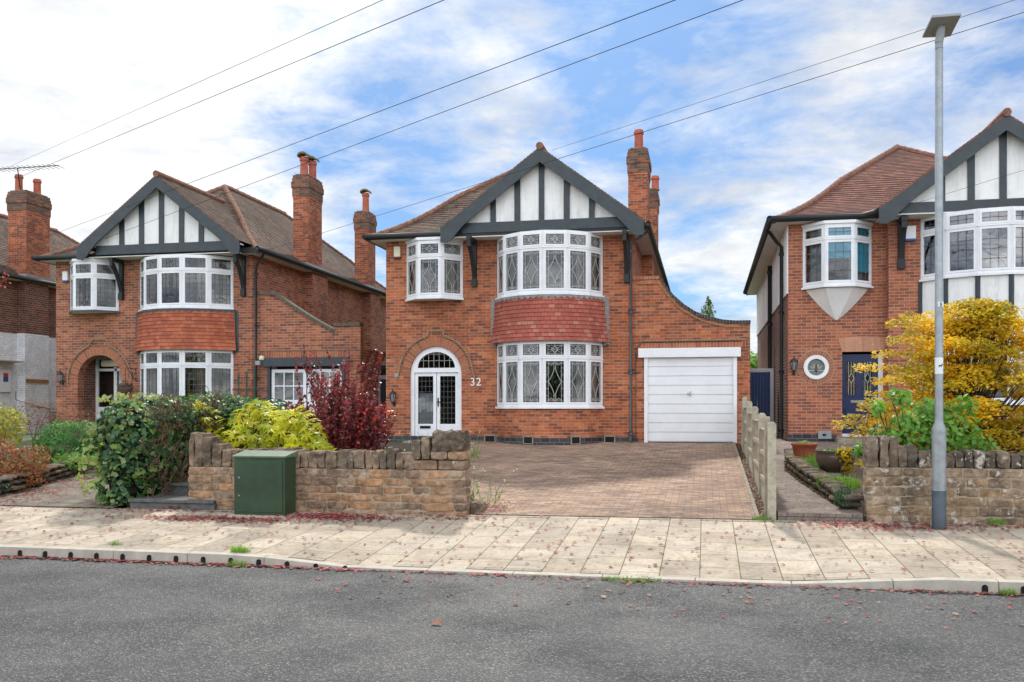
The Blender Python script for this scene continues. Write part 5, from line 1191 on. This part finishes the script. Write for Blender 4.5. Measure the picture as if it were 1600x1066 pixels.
# pots
def potobj(name,label,c,prof,m,soilz,r):
    t=empty(name,c,label,'plant pot'); o=MB(); o.lathe(c,prof,28); o.build('pot_body',m,t,smooth=True); L=MB(); blob_leaves(L,[((c[0],c[1],c[2]+soilz+.03),(r,r,.06))],260,.04,'d'); L.build('plant',lGras,t); return t
mGlaze=plain('bronze_glaze',(.12,.085,.07),.22,.15,5)
potobj('glazed_pot','large round bronze-brown glazed pot near the blue door path',(2.02,15.6,.68),[(.13,0),(.22,.06),(.29,.17),(.30,.27),(.28,.31),(.31,.34),(.31,.36),(.27,.36),(.26,.32)],mGlaze,.31,.24)
potobj('terracotta_pot','wide orange terracotta pot behind the glazed pot',(1.72,17.3,.82),[(.15,0),(.19,.10),(.21,.22),(.23,.23),(.23,.27),(.19,.27),(.18,.22)],mPot,.22,.16)
# hanging basket and its bracket at the left porch
hb=empty('hanging_basket',(-16.6,24.3,2.2),'hanging basket of pink flowers beside the left porch','hanging basket')
o=MB(); o.lathe((-16.62,24.25,2.1),[(.05,0),(.15,.05),(.21,.16),(.22,.22)],14); o.build('basket',mTwig,hb)
L=MB(); blob_leaves(L,[((-16.62,24.25,2.36),(.24,.22,.1))],260,.07,'d',0,mi2=1,p2=.2); L.build('flowers',[lDk,mPink],hb)
o=MB(); o.tube([(-16.5,24.6,2.85),(-16.55,24.25,2.9),(-16.62,24.25,2.85),(-16.62,24.25,2.32)],.01,5); o.tube([(-16.5,24.58,2.9),(-16.5,24.58,2.5),(-16.56,24.3,2.85)],.01,5); o.build('hanging_bracket',mSlot,hb)
# trellis
tr=MB()
for x in (-13.1,-12.85,-12.6): tr.box(x-.02,x+.02,24.40,24.425,.95,2.7 if x<-12.7 else 2.85)
for z in (1.3,1.75,2.25): tr.box(-13.3,-12.35,24.425,24.45,z-.02,z+.02)
tag(tr.build('trellis',mTrellis),'dark green trellis by the left house downpipe','trellis')
# wild flowers behind the pier and grass tufts
def wild(label,x0,x1,y0,y1,n,hmin,hmax,name='wild_flowers',cat='wild flowers'):
    t=empty(name,((x0+x1)/2,(y0+y1)/2,gz(y0)),label,cat); L=MB(); Fh=MB()
    for k in range(n):
        b=Vector((R(x0,x1),R(y0,y1),0)); b.z=gz(b.y)-.02; tp=b+Vector((R(-.25,.3),R(-.15,.05),R(hmin,hmax))); md=b.lerp(tp,.5)+Vector((R(-.06,.06),0,.06)); L.tube([b,md,tp],.0035,3)
        for j in range(3): leaf(L,b.lerp(tp,R(0,.5))+rdir()*.04,R(.05,.1),(rdir()+Vector((0,-.2,.3))).normalized(),0,'d',.25)
        if k%2==0:
            for j in range(2):
                q=tp+rdir()*.03; Fh.lathe((q.x,q.y,q.z),[(.005,0),(.014,.008),(.010,.016)],6)
    L.build('stems',lGras,t); Fh.build('blossoms',mFlow,t)
wild('thin stems with tiny white flowers leaning over the driveway at the wall pier',-3.7,-3.0,12.75,13.8,26,.25,.6)
wild('grass and white flowers below the white front door of the middle house',-6.3,-4.6,14.5,19.5,110,.3,.7)
L=MB()
for k in range(700):
    p=Vector((R(-6.3,-4.9),R(16,20),0)); p.z=gz(p.y)-.02; tp=p+Vector((R(-.1,.1),R(-.1,.1),R(.1,.3))); s_=Vector((.008,0,0)); L.face([p-s_,p+s_,tp])
tag(L.build('grass',lGras),kind='stuff')
def tuft(label,x,y,z,w,n=220,h=.09):
    L=MB()
    for k in range(n):
        a=R(0,2*PI); q=random.random()**.5*w; p=Vector((x+math.cos(a)*q,y+math.sin(a)*q*.5,z)); tp=p+Vector((R(-.05,.05),R(-.05,.03),R(.02,h))); s_=Vector((.004,0,0)); L.face([p-s_,p+s_,tp])
    tag(L.build('weed_tuft',lGras),label,'weed','weeds along the kerb')
tuft('bright grass tuft on top of the kerb left of the dropped kerb',-5.05,9.45,.12,.12); tuft('grass tuft in the gutter below the kerb tuft',-4.95,9.2,.0,.1,160); tuft('mossy weeds in the gutter in front of the driveway',-.72,9.22,.01,.30,260,.04)
tuft('small weed on the right kerb end',2.7,9.22,.01,.07,80,.08); tuft('small weed at the foot of the lichened wall',3.55,12.55,.26,.1,120,.12); tuft('weeds at the foot of the front fence post',.72,12.5,.26,.13,120,.08); tuft('thin weed between paving slabs at the left kerb',-6.7,9.6,.12,.08,60,.08)
# trees behind
def conifer(label,c,h,r,m,n):
    t=empty('conifer_tree',c,label,'tree'); L=MB()
    for k in range(n):
        q=random.random()**.7; z=c[2]+h*(1-q)+R(-.1,.1); a=R(0,2*PI); rr=r*(q**.8)*R(.5,1.0)*(1+.3*math.sin(a*3+z*2)); leaf(L,Vector((c[0]+math.cos(a)*rr,c[1]+math.sin(a)*rr,z)),R(.12,.26),(Vector((math.cos(a),math.sin(a),.5))+rdir()*.6).normalized(),0,'d',.4)
    L.build('crown',m,t); o=MB(); o.tube([c,(c[0],c[1],c[2]+h*.95)],.12,8,r1=.02); o.build('trunk',mBark,t)
conifer('yellow-green conifer showing above the garage parapet',(.1,44,.8),6.1,1.7,lCon,2600)
bush('garden_tree','bright green garden tree behind the blue side gate',[((2.3,42,2.6),(1.2,1,1.6)),((1.6,42,3.2),(.9,.9,1.1))],2600,.2,lGrn,'o',base=(2.3,42,.8),cat='tree')
# autumn branch at left edge
T=MB(); L=MB(); b0=Vector((-12.6,13.2,.6)); br=[b0,Vector((-12.9,13.4,2.2)),Vector((-12.6,14,3.3)),Vector((-12.45,14.5,4.0))]; T.tube(br,.035,6,r1=.012)
for k in range(20):
    s_=br[2].lerp(br[3],R(-.3,1)); e=s_+Vector((R(-.2,.62),R(-.4,.4),R(-.1,.9))); T.tube([s_,s_.lerp(e,.5)+Vector((0,0,.06)),e],.006,4,r1=.002)
    for j in range(3): leaf(L,s_.lerp(e,R(.3,1))+rdir()*.04,R(.05,.09),rdir(),0,'o',.6)
t=empty('cherry_tree',b0,'bare twiggy young tree with a few red leaves at the far left edge','tree'); T.build('trunk',mBark,t); L.build('crown',leafmat('red_autumn_leaf',[(.5,.05,.04),(.6,.10,.08)],.3),t)
# ---------------------------------------------------------------- fallen leaves
def pavez(x,y):
    if y<yk(x): return .004*0+ (.045*(1-max(0,(y-4)/5.4)) if y>4 else .03)
    if y<yk(x)+.125: return kh(x)+.004
    if y<yb(x): return kh(x)+(.25-kh(x))*((y-yk(x)-.125)/(yb(x)-yk(x)-.125))
    return gz(y)+.02
L=MB()
def drop(x,y,s,mi,z=None): 
    n=(Vector((0,0,1))+rdir()*.28).normalized(); leaf(L,Vector((x,y,(pavez(x,y) if z is None else z)+.008+s*.1)),s,n,mi,'o',.6)
for k in range(2600):   # gutter drift, thick on the left
    x=R(-11,4.5); 
    if x>-3.5 and random.random()<.72: continue
    drop(x,yk(x)-abs(random.gauss(0,.07))-.005,R(.03,.06),0 if random.random()<.75 else 1)
for (cx,cy,sx,sy,n) in ((-4.9,11.85,.42,.14,900),(-6.3,11.4,.7,.13,800),(-7.7,12.0,.5,.12,160),(2.2,12.2,.55,.15,330),(1.7,12.4,.35,.1,150),(3.7,12.45,.7,.09,260),(-10.7,13.2,.35,.7,420),(-11.2,15,.25,.7,260),(-2.9,12.75,.12,.3,90),(-3.3,12.05,.3,.1,90),(-10.6,11.9,.5,.3,160)):
    for k in range(n): drop(random.gauss(cx,sx),random.gauss(cy,sy),R(.03,.06),0 if random.random()<.85 else 1)
for k in range(900): drop(R(-10,5),R(9.5,12.4),R(.03,.065),0 if random.random()<.6 else 1)
for k in range(260): drop(R(-3.4,4.4),yk(0)-random.random()**2*1.6-.05,R(.03,.06),0 if random.random()<.5 else 1)
for k in range(140): drop(R(-3,.6),R(12.6,22),R(.025,.05),0 if random.random()<.6 else 1)
for k in range(900): y=12.7+10.3*random.random(); drop(R(.70,.79),y,R(.025,.05),1,gz(y)-.01)
for (x,y,s) in ((-2.05,6.95,.11),(-3.75,8.6,.07),(-2.9,8.75,.08),(-.9,8.3,.07)): drop(x,y,s,1)
for k in range(120): drop(R(.95,1.9),R(12.7,20),R(.02,.05),0,None if False else .35+.0535*R(0,.1)+0.0) if False else None
tag(L.build('fallen_leaves',[lRed,lBrn]),kind='stuff')
# ---------------------------------------------------------------- across the street (seen only mirrored in the windows)
HB=empty('detached_house',(-14,-16,0),'plain brick house across the street, mirrored in the windows','house')
o=MB(); o.box(-18,-9,-24,-15,-.3,5.4); o.build('brick_wall',mBrickL,HB); hiproof(HB,-18.4,-8.6,-24.4,-14.6,5.4,3.2,1.0,mRoof,rows=20)
HB2=empty('detached_house',(8,-16,0),'pale rendered house across the street, mirrored in the right windows','house')
o=MB(); o.box(3,13,-24,-15,-.3,5.4); o.build('render_wall',mRender,HB2); hiproof(HB2,2.6,13.4,-24.4,-14.6,5.4,3.2,1.0,mRoof,rows=20)
bush('street_tree','broad dark tree across the street between the two mirrored houses',[((-13,-10,4),(3,2.4,2.6)),((-17,-11,4.4),(3,2.4,2.6)),((-9.5,-11,4),(2.4,2.2,2.4))],7000,.26,lDk,'o',base=(-13,-10,-.3),cat='tree',corek=.7)
bush('street_tree','yellow autumn tree across the street, mirrored in the windows',[((-4,-9,4.5),(2.6,2.2,2.2)),((-2.0,-9.3,3.4),(2.4,2,1.8)),((-5.6,-9,3.6),(2,2,1.7)),((-3.5,-9,2),(3,1.6,1.6))],6000,.22,lYel,'o',base=(-4,-9,-.3),cat='tree')
bush('street_tree','green tree across the street, mirrored in the right windows',[((6,-11,4),(2.4,2.2,2.4)),((8,-11,3.2),(2,2,1.8))],5000,.22,lJun,'o',base=(6,-11,-.3),cat='tree')
# ---------------------------------------------------------------- sky, sun, camera
EL,AZ=math.radians(44),math.radians(10)       # sun high behind the houses, slightly to the left
w=bpy.data.worlds.new('World'); S.world=w; w.use_nodes=True; nt=w.node_tree; bg=nt.nodes['Background']
sky=N(nt,'ShaderNodeTexSky',sky_type='NISHITA'); sky.sun_disc=False; sky.sun_elevation=EL; sky.sun_rotation=-AZ
tc=N(nt,'ShaderNodeTexCoord'); sp=N(nt,'ShaderNodeSeparateXYZ'); nt.links.new(tc.outputs['Generated'],sp.inputs[0])
zz=M_(nt,'ADD',M_(nt,'MAXIMUM',sp.outputs[2],0.0),.16)
cb=N(nt,'ShaderNodeCombineXYZ'); nt.links.new(M_(nt,'DIVIDE',sp.outputs[0],zz),cb.inputs[0]); nt.links.new(M_(nt,'DIVIDE',sp.outputs[1],zz),cb.inputs[1])
def dot(v):
    d=N(nt,'ShaderNodeVectorMath',operation='DOT_PRODUCT'); nt.links.new(tc.outputs['Generated'],d.inputs[0]); d.inputs[1].default_value=Vector(v).normalized(); return d.outputs['Value']
def spot(v,cosw,amp):   # a broad gap or bank of cloud around a direction
    m=N(nt,'ShaderNodeMapRange',interpolation_type='SMOOTHSTEP'); nt.links.new(dot(v),m.inputs[0]); m.inputs[1].default_value=cosw; m.inputs[2].default_value=1; m.inputs[3].default_value=0; m.inputs[4].default_value=amp; return m.outputs[0]
n1=noisef(nt,1.5,12,.62,vec=cb.outputs[0],dist=.35); n2=noisef(nt,5.0,12,.66,vec=cb.outputs[0],dist=.25)
cov=M_(nt,'ADD',M_(nt,'MULTIPLY',n1,.72),M_(nt,'MULTIPLY',n2,.28))
for v,cw,amp in (((-.03,.93,.33),.985,-.10),((-.36,.88,.27),.985,-.13),((-.75,.62,.30),.80,.16),((.25,.95,.12),.93,.06),((.3,.9,.30),.99,-.06)): cov=M_(nt,'ADD',cov,spot(v,cw,amp))
mask=ramp(nt,cov,[(.40,(.10,.10,.10)),(.48,(.50,.50,.50)),(.58,(1,1,1))])
n3=noisef(nt,2.2,12,.62,vec=cb.outputs[0],dist=.25)
shade=M_(nt,'ADD',n3,spot((-.66,.72,.40),.84,.13))
cc=ramp(nt,shade,[(.34,(.72,.78,.88)),(.46,(.90,.94,1.0)),(.57,(1.10,1.12,1.14)),(.8,(1.4,1.4,1.38))])
CG=N(nt,'ShaderNodeVectorMath',operation='SCALE'); nt.links.new(cc,CG.inputs[0]); nt.links.new(M_(nt,'ADD',7.0,M_(nt,'MULTIPLY',M_(nt,'MAXIMUM',M_(nt,'SUBTRACT',.35,sp.outputs[1]),0.0),17.0)),CG.inputs[3])  # clouds made brighter behind the camera, added to light the shaded house fronts
gm=N(nt,'ShaderNodeVectorMath',operation='MULTIPLY'); nt.links.new(sky.outputs[0],gm.inputs[0]); gm.inputs[1].default_value=(.28,.50,.78)
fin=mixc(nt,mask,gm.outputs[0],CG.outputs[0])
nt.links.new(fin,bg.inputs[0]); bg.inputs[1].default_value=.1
sl=bpy.data.lights.new('sun','SUN'); sl.energy=2.5; sl.angle=math.radians(3.5); sl.color=(1,.94,.84); so=bpy.data.objects.new('sun',sl); COL.objects.link(so)
d=Vector((-math.sin(AZ)*math.cos(EL),math.cos(AZ)*math.cos(EL),math.sin(EL))); so.rotation_euler=d.to_track_quat('Z','Y').to_euler(); so.location=(0,20,20)
cam=bpy.data.cameras.new('camera'); co=bpy.data.objects.new('camera',cam); COL.objects.link(co); S.camera=co
cam.sensor_width=36; cam.lens=32.625; cam.shift_y=105/1600; cam.clip_end=2000; co.location=(0,0,1.71); co.rotation_euler=(PI/2,0,math.atan(303/1450))
S.render.engine='CYCLES'; S.view_settings.view_transform='Standard'; S.view_settings.look='None'; S.view_settings.exposure=0.38; S.view_settings.gamma=1
S.render.resolution_x=1024; S.render.resolution_y=682
